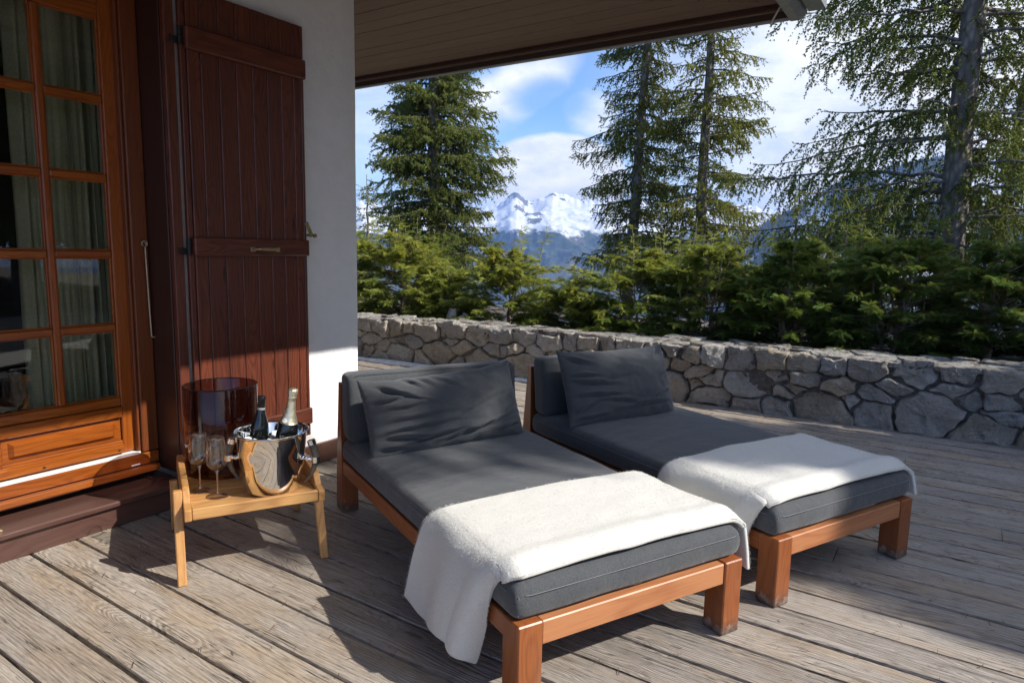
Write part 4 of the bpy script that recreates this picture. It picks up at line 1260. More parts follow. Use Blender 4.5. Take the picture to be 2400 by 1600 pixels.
MT['massif'] = rocksnow('snowy_massif', 92, 70, (.085, .08, .08), (.026, .036, .020), [(r_ * math.cos(R(a_)), r_ * math.sin(R(a_)), q_) for (a_, r_, q_) in ((33.2, 4560, 60), (33.0, 4450, 70), (32.6, 4250, 75), (32.2, 4050, 60), (31.9, 3900, 60), (30.2, 4540, 26), (29.4, 4500, 24), (35.5, 4300, 26))])
# ridge elevation above camera (deg) by azimuth
RZ = [(-30, 3.2), (0, 3.3), (10, 3.5), (14, 3.6), (18, 3.7), (22, 3.9), (24.5, 3.95), (26.5, 4.0), (28, 4.15), (29.3, 4.35), (30.3, 4.62), (31.0, 4.35), (31.8, 4.05), (32.5, 4.15), (32.9, 4.45), (33.25, 4.66), (33.7, 4.50), (34.2, 4.0), (34.9, 3.45), (36, 3.25), (37.5, 3.1), (39, 2.95), (42, 3.1), (46, 3.4), (50, 3.0), (60, 3.2), (75, 2.6), (90, 3.0)]
RD = 4600.0
def mh(az, r):
    el = float(np.interp(az, [p[0] for p in RZ], [p[1] for p in RZ]))
    top = RD * math.tan(R(el))
    x = r * math.cos(R(az)); y = r * math.sin(R(az))
    t_ = (r - 1900) / (RD - 1900)
    if t_ <= 1:
        p = max(0, t_) ** 1.35
        z = -340 + (top + 340) * p
    else:
        z = top - (r - RD) * .6
    w = 4 * max(0, min(1, t_)) * max(0, 1.02 - max(0, min(1, t_))) if t_ < 1.02 else 0
    az2 = az * 1.0
    rid = fbm(x * .0013, y * .0013, 7, 3.1, True) - .9
    z += 105 * w * rid + 20 * min(1, max(0, t_)) * fbm(x * .005, y * .005, 5, 8)
    # summit rocks on the two peaks
    if abs(t_ - 1) < .1: z += 17 * fbm(az * 2.6, r * .004, 6, 5) * (1 - abs(t_ - 1) / .1)
    return z
rsm = np.concatenate([np.linspace(1850, 3200, 34), np.linspace(3230, 4600, 72), np.linspace(4640, 5400, 8)])
polar('mountain', -30, 92, 1100, rsm, mh, MT['massif'])

# forested slope on the right, nearer
MT['slope'] = rocksnow('snow_dusted_slope', -60, 60, (.10, .095, .09), (.05, .06, .05))
HZ = [(-62, 8.5), (-40, 9.0), (-20, 9.0), (-8, 8.6), (-2.8, 7.9), (1, 7.35), (4.6, 6.75), (7.3, 6.0), (9.4, 4.9), (11.5, 3.5), (13.3, 2.5), (15, 1.4), (18, -1), (22, -4), (26, -7)]
def hh(az, r):
    el = float(np.interp(az, [p[0] for p in HZ], [p[1] for p in HZ])); top = 2300 * math.tan(R(el)) - 12
    t_ = (r - 700) / 1600.0
    z = -150 + (top + 150) * min(1, max(0, t_)) ** 1.15 if t_ < 1 else top - (r - 2300) * .3
    x = r * math.cos(R(az)); y = r * math.sin(R(az))
    return z + 14 * min(1, max(0, t_)) * (1 - .7 * min(1, max(0, t_))) * fbm(x * .006, y * .006, 4, 2)
polar('forested_hillside', -62, 26, 300, np.concatenate([np.linspace(660, 2300, 70), np.linspace(2340, 3000, 6)]), hh, MT['slope'])
# the far-off wood on it: small spruces, too many to count
rg = np.random.default_rng(3); Vv = []; Tt = []; Rr_ = []; nv = 0
n = 0
while n < 24000:
    az = rg.uniform(-9, 22); r = 2300 * math.sqrt(rg.uniform((1000 / 2300) ** 2, 1.0))
    if fbm(az * .35, r * .003, 3, 6) < -.25 + .3 * rg.random(): continue
    z = hh(az, r); x = r * math.cos(R(az)); y = r * math.sin(R(az)); h_ = rg.uniform(9, 21); w_ = h_ * rg.uniform(.13, .19); k = 6
    a0 = rg.uniform(0, 6.28)
    for lv in range(3):
        zb = z + h_ * (.08 + .27 * lv); zt = z + h_ * min(1.0, .52 + .26 * lv); ww = w_ * (1 - .27 * lv)
        ang = a0 + lv + np.arange(k) * 2 * math.pi / k; jr = ww * rg.uniform(.75, 1.15, k)
        Vv.append(np.concatenate([np.stack([x + jr * np.cos(ang), y + jr * np.sin(ang), np.full(k, zb)], 1), [[x, y, zt]]]))
        for i in range(k): Tt.append((nv + i, nv + (i + 1) % k, nv + k))
        nv += k + 1
    Rr_ += [rg.uniform(.0, .45)] * (3 * (k + 1)); n += 1
MT['farwood'] = leaf('far_spruce', (.022, .030, .016), (.040, .050, .024), (.07, .08, .03), .1)
fw = np_mesh('distant_forest', np.concatenate(Vv), np.array(Tt), np.array(Rr_), MT['farwood']); tag(fw, kind='stuff')

# ================================================================== TREES
def blades(P0, D, L, seglen, blen, bwid, per, droop, rg, tipc):
    """needle blades along twigs: arrays of twig start, direction, length"""
    Vs = []; Rn = []
    ns = np.maximum(2, np.ceil(L / seglen).astype(int))
    tot = int(ns.sum()); ti = np.repeat(np.arange(len(L)), ns)
    st = np.concatenate([[0], np.cumsum(ns)[:-1]]); k = np.arange(tot) - st[ti]
    f = (k + rg.random(tot) * .8) / ns[ti]
    d = D[ti].copy(); s = (f * L[ti])[:, None]
    pos = P0[ti] + d * s; pos[:, 2] -= droop[ti] * (f * L[ti]) ** 2 / np.maximum(L[ti], .05)
    tan = d.copy(); tan[:, 2] -= 2 * droop[ti] * f; tan /= np.linalg.norm(tan, axis=1, keepdims=True)
    ti = np.repeat(ti, per); pos = np.repeat(pos, per, 0); tan = np.repeat(tan, per, 0); f = np.repeat(f, per)
    n = len(ti)
    rv = rg.normal(size=(n, 3)); rv -= (rv * tan).sum(1, keepdims=True) * tan; rv /= np.linalg.norm(rv, axis=1, keepdims=True) + 1e-9
    sd = np.cross(tan, rv)
    ln = (blen * rg.uniform(.7, 1.25, n))[:, None]
    tip = pos + (tan * .72 + rv * .62) * ln; w = sd * bwid
    V = np.stack([pos - w, pos + w, tip], 1).reshape(-1, 3)
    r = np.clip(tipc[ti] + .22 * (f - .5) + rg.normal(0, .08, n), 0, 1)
    return V, np.repeat(r, 3)

def spruce(name, label, base, H, zc, RZf, whorl, nbr, rise, droop, tw_len, tw_step, hang, dens, seed, group, mat, trunk_r, lean=(0, 0), blen=.042, bw=.0078, seg=.034, per=8, azw=None, cones=0, tone=.45, zmax=None):
    rg = np.random.default_rng(seed)
    t = thing(name, label, 'tree', base, 0, group)
    tk = MB()
    def axis(z): return np.array([lean[0] * z, lean[1] * z, z])
    npt = 14
    tk.tube([tuple(axis(H * i / npt) + np.array([.02 * math.sin(i * 2.1 + seed), .02 * math.cos(i * 1.7 + seed), 0])) for i in range(npt + 1)], [trunk_r * (1 - .93 * (i / npt) ** 1.1) + .004 for i in range(npt + 1)], 12)
    P0 = []; D = []; L = []; DR = []; TC = []
    cn = []
    z = zc; wi = 0
    while z < min(H - .15, zmax or 1e9):
        R0 = RZf(z); nb = nbr + rg.integers(-1, 2); a0 = rg.uniform(0, 6.28)
        for b in range(nb):
            az = a0 + 6.283 * b / nb + rg.normal(0, .25); zb = z + rg.normal(0, whorl * .3)
            Lb = R0 * rg.uniform(.62, 1.12) * (azw(az, z) if azw else 1)
            if Lb < .12: continue
            e = np.array([math.cos(az), math.sin(az), 0]); sdv = np.array([-e[1], e[0], 0])
            kk = max(5, int(Lb / .16)); path = []
            ris = rise + rg.normal(0, .10); dr = droop * rg.uniform(.7, 1.3); wob = rg.normal(0, .08)
            a_ = axis(zb)
            for i in range(kk + 1):
                f = i / kk
                hz = Lb * (ris * f - dr * f ** 2 + .42 * dr * f ** 4)
                path.append(a_ + e * (Lb * f) + sdv * (wob * Lb * f * f) + np.array([0, 0, hz + .015 * rg.normal()]))
            path = np.array(path)
            tk.tube([tuple(p) for p in path], [max(.0035, trunk_r * .16 * (1 - .85 * i / kk) * min(1, Lb / 1.2 + .3)) for i in range(kk + 1)], 5, cap=False)
            # twigs
            nt = max(3, int(Lb * (.95) / tw_step * dens))
            for q in range(nt):
                f = .10 + .90 * (q + rg.random() * .9) / nt
                g = f * kk; i = min(kk - 1, int(g)); p = path[i] + (path[i + 1] - path[i]) * (g - i)
                tg = path[i + 1] - path[i]; tg /= np.linalg.norm(tg)
                s_ = 1 if q % 2 else -1
                env = min(1, 3.0 * f + .15) * (1.15 - .75 * f)
                l = tw_len * env * rg.uniform(.55, 1.25) * min(1.3, .45 + Lb * .5)
                d = tg * rg.uniform(.45, .95) + sdv * s_ * rg.uniform(.35, 1.0) + np.array([0, 0, rg.normal(-.05, .25) - hang * rg.uniform(.3, 1.5)])
                d /= np.linalg.norm(d)
                tcol = np.clip(tone + .30 * (f - .5) + rg.normal(0, .12), 0, 1)
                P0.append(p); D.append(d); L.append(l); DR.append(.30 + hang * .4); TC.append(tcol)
                if l > .20:   # side shoots
                    for _ in range(int(l / .085)):
                        ff = rg.uniform(.15, .95); pp = p + d * l * ff - np.array([0, 0, DR[-1] * (ff * l) ** 2 / l])
                        d2 = d * .7 + rg.normal(0, .5, 3) + np.array([0, 0, -.35 * hang]); d2 /= np.linalg.norm(d2)
                        P0.append(pp); D.append(d2); L.append(l * rg.uniform(.25, .5)); DR.append(.25); TC.append(np.clip(tcol + .08, 0, 1))
            P0.append(path[-2]); D.append((path[-1] - path[-2]) / np.linalg.norm(path[-1] - path[-2])); L.append(.22); DR.append(-.1); TC.append(min(1, tone + .3))
            if cones and rg.random() < .5 and len(cn) < cones and 1.5 < zb < 6.5: cn.append(path[int(kk * rg.uniform(.75, 1))] + np.array([0, 0, -.02]))
        z += whorl * rg.uniform(.75, 1.3) * (1 if z < H * .7 else .8); wi += 1
    tk.build('trunk', MT['bark'], t, smooth=True, recalc=False)
    V, rn = blades(np.array(P0), np.array(D), np.array(L), seg, blen, bw, per, np.array(DR), rg, np.array(TC))
    np_mesh('crown', V, np.arange(len(V)).reshape(-1, 3), rn, MT[mat], t)
    for p in cn:
        m = MB(); m.lathe([(.0005, .002), (.010, -.004), (.017, -.03), (.018, -.06), (.012, -.10), (.0005, -.12)], 10, tuple(p)); m.build('cone', MT['cone'], t, smooth=True)
    return t
def open_front(px, py, k=.75):
    ca = math.atan2(-py, -px)
    return lambda az, z: 1 - k * max(0, math.cos(az - ca)) ** 2
def at(dx, dy, d): return (dx * d, dy * d)
SP = 'spruces beyond the hedge'
def gz(x, y): return gh(math.degrees(math.atan2(y, x)), math.hypot(x, y)) - .1

x, y = at(.764, .645, 14.5); b = gz(x, y)
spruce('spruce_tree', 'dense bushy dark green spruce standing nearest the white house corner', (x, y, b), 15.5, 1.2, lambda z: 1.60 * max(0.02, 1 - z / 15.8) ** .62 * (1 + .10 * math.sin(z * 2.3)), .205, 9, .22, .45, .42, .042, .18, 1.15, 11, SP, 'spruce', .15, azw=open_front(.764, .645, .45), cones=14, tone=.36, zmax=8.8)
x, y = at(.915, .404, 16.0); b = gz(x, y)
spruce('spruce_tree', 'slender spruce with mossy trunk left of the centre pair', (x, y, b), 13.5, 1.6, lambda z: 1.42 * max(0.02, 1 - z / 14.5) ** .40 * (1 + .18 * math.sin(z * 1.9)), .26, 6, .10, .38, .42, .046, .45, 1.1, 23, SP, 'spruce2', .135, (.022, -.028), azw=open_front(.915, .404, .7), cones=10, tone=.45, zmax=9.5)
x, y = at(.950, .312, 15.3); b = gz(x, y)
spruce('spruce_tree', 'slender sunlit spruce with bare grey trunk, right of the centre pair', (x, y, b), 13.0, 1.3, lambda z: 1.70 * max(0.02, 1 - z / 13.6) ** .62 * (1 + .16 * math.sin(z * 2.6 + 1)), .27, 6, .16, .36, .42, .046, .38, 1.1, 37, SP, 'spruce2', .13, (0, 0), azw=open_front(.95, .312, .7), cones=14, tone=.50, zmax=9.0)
x, y = at(1.0, .014, 10.4); b = gz(x, y)
def rw(az, z):
    c = math.cos(az - math.pi / 2)     # +y = left in the picture
    return (.80 + .38 * max(0, c) - (.10 if c < 0 else 0)) * (1 - .76 * max(0, -math.cos(az)) ** 1.5)
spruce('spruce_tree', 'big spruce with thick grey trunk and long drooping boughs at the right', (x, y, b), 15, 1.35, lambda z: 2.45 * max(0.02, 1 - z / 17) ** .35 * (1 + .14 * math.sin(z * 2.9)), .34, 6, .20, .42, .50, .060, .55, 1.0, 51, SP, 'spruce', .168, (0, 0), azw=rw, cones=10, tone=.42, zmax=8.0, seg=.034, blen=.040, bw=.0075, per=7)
x, y = at(1.0, -.026, 12.8); b = gz(x, y)
spruce('spruce_tree', 'thin sparse spruce with leaning stem at the right edge behind the big one', (x, y, b), 11.5, 1.2, lambda z: 1.35 * max(0.02, 1 - z / 12.5) ** .5, .42, 5, .02, .35, .36, .07, .6, .8, 67, SP, 'spruce', .075, (.02, -.055), tone=.40, zmax=8.5)
x, y = at(.700, .714, 20.0); b = gz(x, y)
spruce('spruce_tree', 'small distant spruce peeping out between house corner and the dense spruce', (x, y, b), 3.3 - b, .3, lambda z: .95 * max(0.02, 1 - z / (3.4 - b)) ** .8, .22, 7, .2, .4, .30, .06, .1, 1.0, 71, SP, 'spruce2', .06, tone=.45)
# wooded fringe seen low between the trunks
for k, (dx, dy, d, hh_, sd) in enumerate(((.982, .19, 17.5, 3.4, 5), (.993, .12, 15.0, 2.9, 6), (.998, .06, 17.0, 3.2, 8))):
    x, y = at(dx, dy, d); b = gz(x, y)
    spruce('spruce_sapling', ('young spruce just right of the slender sunlit spruce', 'young spruce behind the middle of the shaded hedge', 'young spruce just left of the big drooping spruce')[k], (x, y, b), hh_ - b, .4, lambda z: 1.0 * max(.02, 1 - z / (hh_ - b + .2)) ** .7, .26, 6, .15, .4, .32, .06, .3, .9, 80 + sd, 'young spruces behind the hedge', 'spruce2', .05, tone=.48)

# spruces to the right of and behind the camera: they shade the deck and are mirrored in the door
SH = 'spruces shading the deck'
shade = []
for k, (x, y, H, sd, lb) in enumerate(((5.84, -8.9, 10.95, 91, 'tall dense spruce off to the right, nearest the camera side'), (7.6, -9.2, 11.0, 92, 'tall dense spruce off to the right, middle of its row'), (9.4, -9.2, 11.4, 93, 'tall dense spruce off to the right, farthest along its row'))):
    shade.append(spruce('spruce_tree', lb, (x, y, -.2), H, 2.0, lambda z, H=H: 2.15 * max(0.02, 1 - z / (H + .25)) ** .8 + (.42 if k == 0 and 10.12 < z < 10.62 else 0), .26, 8, .15, .42, .50, .06, .35, 1.0, sd, SH, 'spruce', .16, azw=(lambda az, z: (.3 + 1.4 * max(0, math.cos(az - math.pi)) ** 2) if 10.12 < z < 10.62 else 1) if k == 0 else None, tone=.36, seg=.06, blen=.10, bw=.024, per=4))  # long upper boughs added to the first tree to shade the lounger seat
def copy_tree(o, label, loc, rz, s):
    c = o.copy(); COL.objects.link(c); c.location = loc; c.rotation_euler = (0, 0, rz); c.scale = (s, s, s); c['label'] = label
    for ch in o.children:
        d = ch.copy(); COL.objects.link(d); d.parent = c
for k, (x, y, s_, lb) in enumerate(((17.5, -8.0, 1.0, 'added unseen spruce beyond the near end of the terrace wall'), (-1.4, -8.6, .95, 'added unseen spruce behind the camera, left of the gap the sun comes through'), (2.6, -12.2, .80, 'added unseen short spruce standing in the sunny gap behind the camera'),
        (8.0, -14, 1.3, 'added unseen spruce of the second row right of the sunny gap'), (11.5, -14, 1.4, 'added unseen spruce of the second row farther right'), (15, -11, 1.4, 'added unseen spruce of the second row far right'), (1.0, -19, 1.25, 'added unseen spruce of the back row in the sunny gap'), (5.0, -21, 1.35, 'added unseen spruce of the back row right of the gap'), (9.0, -20, 1.5, 'added unseen spruce of the back row farther right'), (13.5, -18, 1.6, 'added unseen spruce of the back row far right'), (19.5, -5.0, 1.2, 'added unseen spruce off the right edge behind the hedge'))):
    copy_tree(shade[k % 3], lb, (x, y, -.3), k * 1.7, s_)  # copies added out of view to cut skylight and darken the door reflections

# ================================================================== HEDGE
def shrub(label, x, y, z0, H, Rw, seed, tone, leaders, group, dens=1.0):
    rg = np.random.default_rng(seed)
    t = thing('thuja_shrub', label, 'shrub', (x, y, z0), 0, group)
    st = MB(); FP = []; FD = []; FS = []; FL = []; FC = []
    def frond(p, d, l, c):
        d = d / np.linalg.norm(d); up = np.array([0, 0, 1.0]) + rg.normal(0, .45, 3)
        s = np.cross(d, up); s /= np.linalg.norm(s) + 1e-9
        FP.append(p); FD.append(d); FS.append(s); FL.append(l); FC.append(c)
    nst = 3
    for q in range(nst):
        a = rg.uniform(0, 6.28); o = np.array([math.cos(a), math.sin(a), 0]) * Rw * .25
        st.tube([tuple(o * f * 1.2 + np.array([.02 * rg.normal(), .02 * rg.normal(), H * .95 * f])) for f in np.linspace(0, 1, 7)], [.018 * (1 - .7 * f) for f in np.linspace(0, 1, 7)], 6)
    nb = int(125 * dens)
    for b in range(nb):
        zf = rg.random() ** 1.1; z = H * (.03 + .93 * zf); a = rg.uniform(0, 6.28)
        lump = 1 + .30 * mnoise.noise(Vector((math.cos(a) * 1.5, math.sin(a) * 1.5 + seed, z * 1.6)))
        prof = (1 - .75 * max(0, zf - .55) / .45) * lump
        l = (Rw + .10) * prof * rg.uniform(.70, 1.15); e = np.array([math.cos(a), math.sin(a), 0]); up = rg.uniform(.05, .75) * (.6 + .8 * zf)
        kk = 6; pts = [np.array([0, 0, z]) + e * l * f + np.array([0, 0, up * l * (f - .45 * f * f)]) + rg.normal(0, .012, 3) for f in np.linspace(0.05, 1, kk)]
        st.tube([tuple(p) for p in pts], [.006 * (1 - .7 * i / kk) for i in range(kk)], 4, cap=False)
        nf = int(66 * dens * (.6 + l))
        for q in range(nf):
            f = .28 + .74 * q / nf; g = min(kk - 1.001, f * (kk - 1)); i = int(g); p = pts[i] + (pts[i + 1] - pts[i]) * (g - i)
            tg = (pts[i + 1] - pts[i]) / np.linalg.norm(pts[i + 1] - pts[i]); sd_ = np.cross(tg, [0, 0, 1.0]); sd_ /= np.linalg.norm(sd_) + 1e-9
            d = tg * rg.uniform(.5, 1.1) + sd_ * (1 if q % 2 else -1) * rg.uniform(.3, 1.0) + np.array([0, 0, rg.normal(.02, .30)])
            frond(p, d, rg.uniform(.05, .135) * (1.1 - .35 * f), (0.0 if rg.random() < .035 else np.clip(tone - .42 + .34 * f + .42 * zf + rg.normal(0, .12), .05, 1)))  # outer tips yellower by growth; lit top and darker base painted in
    for q in range(leaders):
        a = rg.uniform(0, 6.28); o = np.array([math.cos(a), math.sin(a), 0]) * Rw * rg.uniform(.1, .75); h = rg.uniform(.18, .60)
        tip = o + np.array([rg.normal(0, .07), rg.normal(0, .07), H + h * .55]); b0 = o * .8 + np.array([0, 0, H * .55])
        P_ = [b0 + (tip - b0) * f + rg.normal(0, .008, 3) for f in np.linspace(0, 1, 7)]
        st.tube([tuple(p) for p in P_], [.0075 * (1 - .75 * f) for f in np.linspace(0, 1, 7)], 5)
        for k in range(34):
            f = rg.uniform(.25, 1); p = b0 + (tip - b0) * f; a2 = rg.uniform(0, 6.28)
            frond(p, np.array([math.cos(a2), math.sin(a2), rg.uniform(.0, .7)]), rg.uniform(.09, .22) * (1.25 - .75 * f), np.clip(tone + .18 + rg.normal(0, .12), 0, 1))
    st.build('stems', MT['stem'], t, smooth=True, recalc=False)
    P = np.array(FP); D = np.array(FD); S = np.array(FS); L = np.array(FL); C = np.array(FC); n = len(P)
    Nn = np.cross(D, S); Vs = []; Rs = []
    K = 10
    for k in range(K):
        f = (k + .6) / K
        for s_ in (-1, 1):
            base = P + D * (L * f)[:, None]; base[:, 2] -= .22 * L * f * f
            ll = L * (.42 * (1 - f) ** .7 + .10) * rg.uniform(.75, 1.2, n)
            dd = D * .92 + S * s_ * .40 + Nn * rg.normal(0, .22, (n, 1)); dd[:, 2] -= .12
            mid = base + dd * (ll * .5)[:, None]; tip = base + dd * ll[:, None]
            w = np.cross(dd, Nn); w = w / (np.linalg.norm(w, axis=1, keepdims=True) + 1e-9) * (.0015 + .0046 * L)[:, None]
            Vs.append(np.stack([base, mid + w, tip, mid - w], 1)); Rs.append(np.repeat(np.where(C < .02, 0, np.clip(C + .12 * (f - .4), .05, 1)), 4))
    base = P; tip = P + D * L[:, None]; tip[:, 2] -= .22 * L; w = S * .004
    Vs.append(np.stack([base - w, base + w, tip + w * .5, tip - w * .5], 1)); Rs.append(np.repeat(np.where(C < .02, 0, np.clip(C - .1, .05, 1)), 4))
    V = np.concatenate(Vs).reshape(-1, 3)
    np_mesh('foliage', V, np.arange(len(V)).reshape(-1, 4), np.concatenate(Rs), MT['thuja'], t, 4)
    return t
HG = 'thuja shrubs of the hedge behind the wall'
hedge = [  # label, x, y, height, radius, tone (hedge sun and shade painted in), leaders
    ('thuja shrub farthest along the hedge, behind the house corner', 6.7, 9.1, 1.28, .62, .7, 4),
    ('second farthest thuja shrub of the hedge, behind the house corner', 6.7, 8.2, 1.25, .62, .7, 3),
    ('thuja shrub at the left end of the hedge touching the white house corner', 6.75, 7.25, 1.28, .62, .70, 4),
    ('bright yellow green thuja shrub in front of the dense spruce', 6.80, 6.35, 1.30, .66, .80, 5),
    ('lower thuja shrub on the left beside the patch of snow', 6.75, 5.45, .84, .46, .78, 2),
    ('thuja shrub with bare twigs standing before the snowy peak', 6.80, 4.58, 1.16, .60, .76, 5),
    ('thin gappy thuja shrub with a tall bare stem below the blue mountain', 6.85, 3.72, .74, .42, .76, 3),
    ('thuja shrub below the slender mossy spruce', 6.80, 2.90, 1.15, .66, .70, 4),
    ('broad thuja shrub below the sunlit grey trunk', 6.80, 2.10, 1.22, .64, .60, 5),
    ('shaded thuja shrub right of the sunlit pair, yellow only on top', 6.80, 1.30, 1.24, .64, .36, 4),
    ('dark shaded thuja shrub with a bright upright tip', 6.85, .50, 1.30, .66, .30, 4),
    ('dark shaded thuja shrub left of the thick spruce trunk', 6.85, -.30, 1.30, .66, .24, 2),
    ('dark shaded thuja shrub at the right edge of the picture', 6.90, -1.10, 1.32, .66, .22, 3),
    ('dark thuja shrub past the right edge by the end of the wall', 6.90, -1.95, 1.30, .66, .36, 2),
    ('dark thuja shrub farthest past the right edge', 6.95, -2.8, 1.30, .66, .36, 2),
]
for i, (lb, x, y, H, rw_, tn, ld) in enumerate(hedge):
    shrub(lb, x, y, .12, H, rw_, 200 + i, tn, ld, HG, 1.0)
back = [(7.75, 6.9, 1.35, .7, .6, 'thuja shrub of the rear row behind the bright yellow green one'), (7.8, 2.5, 1.25, .7, .5, 'thuja shrub of the rear row behind the sunlit pair'), (7.85, 1.45, 1.35, .72, .5, 'thuja shrub of the rear row behind the shaded middle of the hedge'), (7.9, .45, 1.40, .72, .45, 'thuja shrub of the rear row left of the thick trunk'), (7.9, -.6, 1.40, .75, .42, 'thuja shrub of the rear row at the foot of the thick trunk'), (7.95, -1.6, 1.4, .75, .4, 'thuja shrub of the rear row past the right edge')]
for i, (x, y, H, rw_, tn, lb) in enumerate(back): shrub(lb, x, y, .05, H, rw_, 300 + i, tn, 4, 'thuja shrubs of the rear row', .9)
# mound of old snow behind the wall
P = np.zeros((22, 14, 3))
for i in range(22):
    for j in range(14):
        a = 2 * math.pi * i / 21; f = j / 13
        P[i, j] = (6.42 + .34 * f * math.cos(a), 5.05 + .50 * f * math.sin(a), .05 + .42 * (1 - f ** 1.6) * (1 + .7 * mnoise.noise(Vector((math.cos(a) * f * 3.5, math.sin(a) * f * 3.5, 4)))))
m = MB(); m.grid(P); tag(m.build('snow_mound', MT['snow'], smooth=True), kind='stuff')

# fallen needles, cone scales and twigs on the boards
rg = np.random.default_rng(44); n = 5200
u1 = rg.random(n); px = np.where(u1 < .55, 5.62 - np.abs(rg.normal(0, .9, n)), rg.uniform(.8, 5.4, n)); py = rg.uniform(-.9, 5.5, n)
snap = rg.random(n) < .5; px = np.where(snap, .945 + PITCH * np.round((px - .945) / PITCH) + rg.normal(0, .006, n), px)
lim = 5.423 + .0435 * (7.5 - py) - .03; ok = (px < lim) & ~((px < 2.99) & (py > 3.05)); px, py = px[ok], py[ok]; n = len(px)
an = rg.uniform(0, 6.28, n); ln = rg.uniform(.006, .02, n); wd = rg.uniform(.0006, .0014, n); dx, dy = np.cos(an), np.sin(an); zz = rg.uniform(.0025, .006, n)
V = np.stack([np.stack([px - dx * ln - dy * wd, py - dy * ln + dx * wd, zz], 1), np.stack([px + dx * ln - dy * wd, py + dy * ln + dx * wd, zz + .001], 1), np.stack([px + dx * ln + dy * wd, py + dy * ln - dx * wd, zz + .0005], 1), np.stack([px - dx * ln + dy * wd, py - dy * ln - dx * wd, zz], 1)], 1).reshape(-1, 3)
t = NT('dry_needle'); t.pbr(color=(.075, .05, .03), rough=.9)
tag(np_mesh('fallen_needles', V, np.arange(len(V)).reshape(-1, 4), np.full(len(V), .5), t.m, None, 4), kind='stuff')

# ================================================================== HAZE
t = NT('mountain_air')
pv = t.n('VolumePrincipled', {'Color': (.24, .46, 1.0, 1), 'Density': HAZE, 'Anisotropy': 0.0})
t.link(pv.outputs[0], t.out.inputs['Volume'])
m = MB(); m.add([(a, b_, c_) for a in (-9700, 9700) for b_ in (-9700, 9700) for c_ in (-420, 440)], [(0, 1, 3, 2), (4, 6, 7, 5), (0, 4, 5, 1), (2, 3, 7, 6), (0, 2, 6, 4), (1, 5, 7, 3)])
hz = m.build('haze', t.m); tag(hz, kind='stuff')

# ================================================================== CAMERA
Mr = [[0.553, -0.833, 0.020], [-0.103, -0.092, -0.990], [0.827, 0.545, -0.137]]
CR, CD, CF = (Vector(r_).normalized() for r_ in Mr)
CD = (CD - CR * CD.dot(CR)).normalized(); CF = CR.cross(CD).normalized()
FPX = 1575.3
cam = bpy.data.cameras.new('camera'); cam.sensor_width = 36; cam.lens = 36 * FPX / 2400; cam.clip_start = .05; cam.clip_end = 30000
co = bpy.data.objects.new('camera', cam); COL.objects.link(co); sc.camera = co
mw = Matrix(((CR.x, -CD.x, -CF.x, 0), (CR.y, -CD.y, -CF.y, 0), (CR.z, -CD.z, -CF.z, 1.3), (0, 0, 0, 1))); co.matrix_world = mw

# ================================================================== LIGHT
su = bpy.data.lights.new('sun', 'SUN'); su.energy = SUN_E; su.angle = R(.53); su.color = (1, .955, .88)
so_ = bpy.data.objects.new('sun', su); COL.objects.link(so_); so_.rotation_euler = SUN.to_track_quat('Z', 'Y').to_euler(); so_.location = (0, 0, 30)

w = NT('World', True); sc.world = w.m
sky = w.n('TexSky', sky_type='NISHITA'); sky.sun_disc = False
sky.sun_elevation = math.asin(SUN.z); sky.sun_rotation = math.atan2(SUN.x, SUN.y); sky.altitude = 1500; sky.air_density = 1.0; sky.dust_density = .2; sky.ozone_density = 2.5
d = w.n('TexCoord').outputs['Generated']
dn = w.vmath('NORMALIZE', d)
wob = w.noise(dn, 6, 4, .6, 0, 'Color'); wob = w.vmath('SUBTRACT', wob, (.5, .5, .5))
dw = w.vmath('ADD', dn, w.scale(wob, (.07, .07, .07)))
dw2 = w.vmath('ADD', dn, w.scale(wob, (.022, .022, .022)))
def blob(px, py, wx, wy, lo, hi, src=None, ang=0.0):
    """soft patch of cloud in the direction of a point of the sky"""
    c = (CR * ((px - 1200) / FPX) + CD * ((py - 800) / FPX) + CF).normalized()
    r_ = Vector((c.y, -c.x, 0)).normalized(); u_ = r_.cross(c).normalized()
    ca, sa = math.cos(ang), math.sin(ang); r2 = r_ * ca + u_ * sa; u2 = u_ * ca - r_ * sa
    dd = w.vmath('SUBTRACT', src or dw, tuple(c))
    a = w.math('DIVIDE', w.vmath('DOT_PRODUCT', dd, tuple(r2)), wx / FPX); b = w.math('DIVIDE', w.vmath('DOT_PRODUCT', dd, tuple(u2)), wy / FPX)
    q = w.math('SQRT', w.math('ADD', w.math('MULTIPLY', a, a), w.math('MULTIPLY', b, b)))
    return w.sm(q, hi, lo)
fr = tuple(CF)
n1 = w.noise(w.scale(dw, (1, 1, 2.6)), 3.2, 7, .62, .25); n2 = w.noise(w.scale(dn, (1, 1, 2.2)), 9, 6, .65, .3)
base = w.sm(w.math('ADD', n1, w.math('MULTIPLY', n2, .22)), .60, .86)
az = w.vmath('DOT_PRODUCT', dn, (CR.x, CR.y, 0)); el = w.n('SeparateXYZ', {0: dn}).outputs[2]
right = w.sm(az, .02, .42); low = w.sm(el, .22, .0)
cl = w.math('MAXIMUM', w.math('MULTIPLY', base, .55), w.math('MULTIPLY', right, w.math('ADD', .62, w.math('MULTIPLY', n1, .55))), clamp=True)
cl = w.math('MAXIMUM', cl, w.math('MULTIPLY', low, .62))
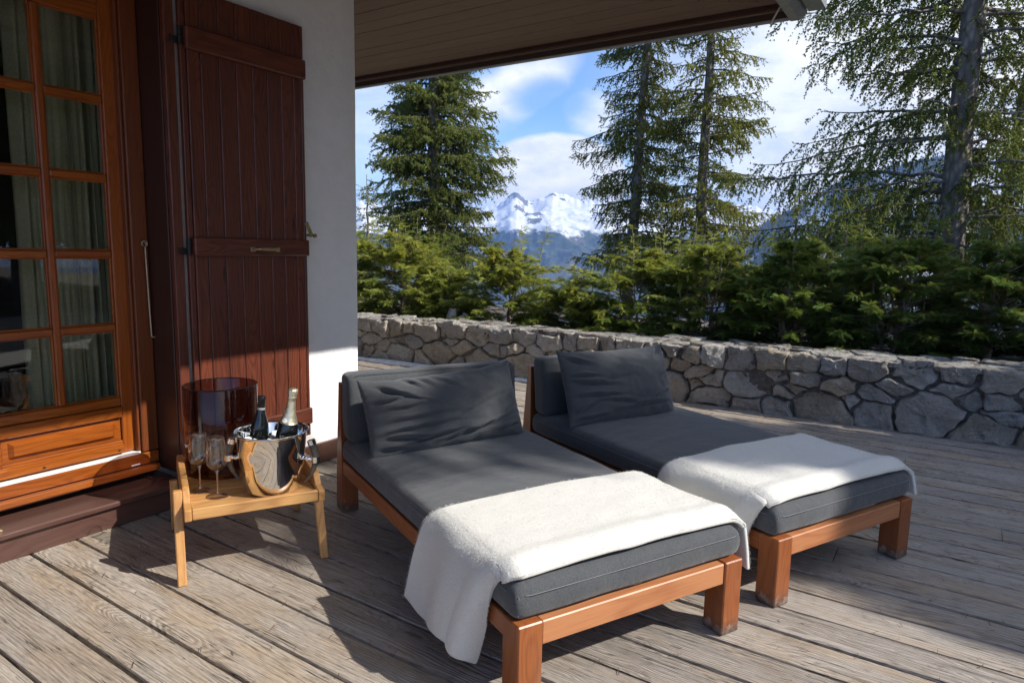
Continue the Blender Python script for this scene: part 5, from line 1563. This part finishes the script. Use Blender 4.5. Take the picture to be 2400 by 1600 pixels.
cl = w.math('MAXIMUM', cl, w.math('MULTIPLY', blob(1215, 205, 150, 62, .45, 1.25, None, .5), .85))
cl = w.math('MAXIMUM', cl, w.math('MULTIPLY', blob(1130, 265, 90, 60, .2, 1.3), .6))
cl = w.math('MAXIMUM', cl, blob(1300, 418, 178, 106, .86, 1.02, dw2))
cl = w.math('MAXIMUM', cl, w.math('MULTIPLY', blob(1400, 270, 70, 60, .3, 1.2), .7))
cl = w.math('MAXIMUM', cl, w.math('MULTIPLY', blob(1150, 470, 260, 70, .3, 1.3), .8))
cl = w.math('MAXIMUM', cl, w.math('MULTIPLY', blob(860, 260, 120, 220, .2, 1.3), .55))
cl = w.math('MINIMUM', cl, w.math('SUBTRACT', 1.0, w.math('MULTIPLY', blob(1300, 235, 130, 70, .35, 1.1, dw2), .9)), clamp=True)
sh_ = w.math('MULTIPLY_ADD', w.sm(n2, .3, .7), .24, .90)
ccol = w.mix(w.sm(n2, .3, .65), (.84, .90, 1.0), (1.0, .99, .975))
bg1 = w.n('Background', {'Color': w.mix(1.0, sky.outputs[0], (.74, .93, 1.12), 'MULTIPLY'), 'Strength': SKY_E})
bg2 = w.n('Background', {'Color': ccol, 'Strength': w.math('MULTIPLY', sh_, CLOUD_E)})
mx = w.n('MixShader', {0: cl, 1: bg1.outputs[0], 2: bg2.outputs[0]}); w.link(mx.outputs[0], w.out.inputs[0])

sc.view_settings.view_transform = 'Standard'; sc.view_settings.look = 'None'; sc.view_settings.exposure = EXPO; sc.view_settings.gamma = 1
sc.render.film_transparent = False
cy = sc.cycles
cy.use_denoising = DENOISE
cy.adaptive_threshold = .006
try: cy.denoiser = 'OPENIMAGEDENOISE'
except Exception: pass
cy.max_bounces = 8; cy.diffuse_bounces = 4; cy.glossy_bounces = 5; cy.transmission_bounces = 8; cy.transparent_max_bounces = 24; cy.volume_bounces = 0
cy.caustics_reflective = True; cy.caustics_refractive = False; cy.blur_glossy = .3
cy.sample_clamp_indirect = 3
sc.render.filter_size = 1.2
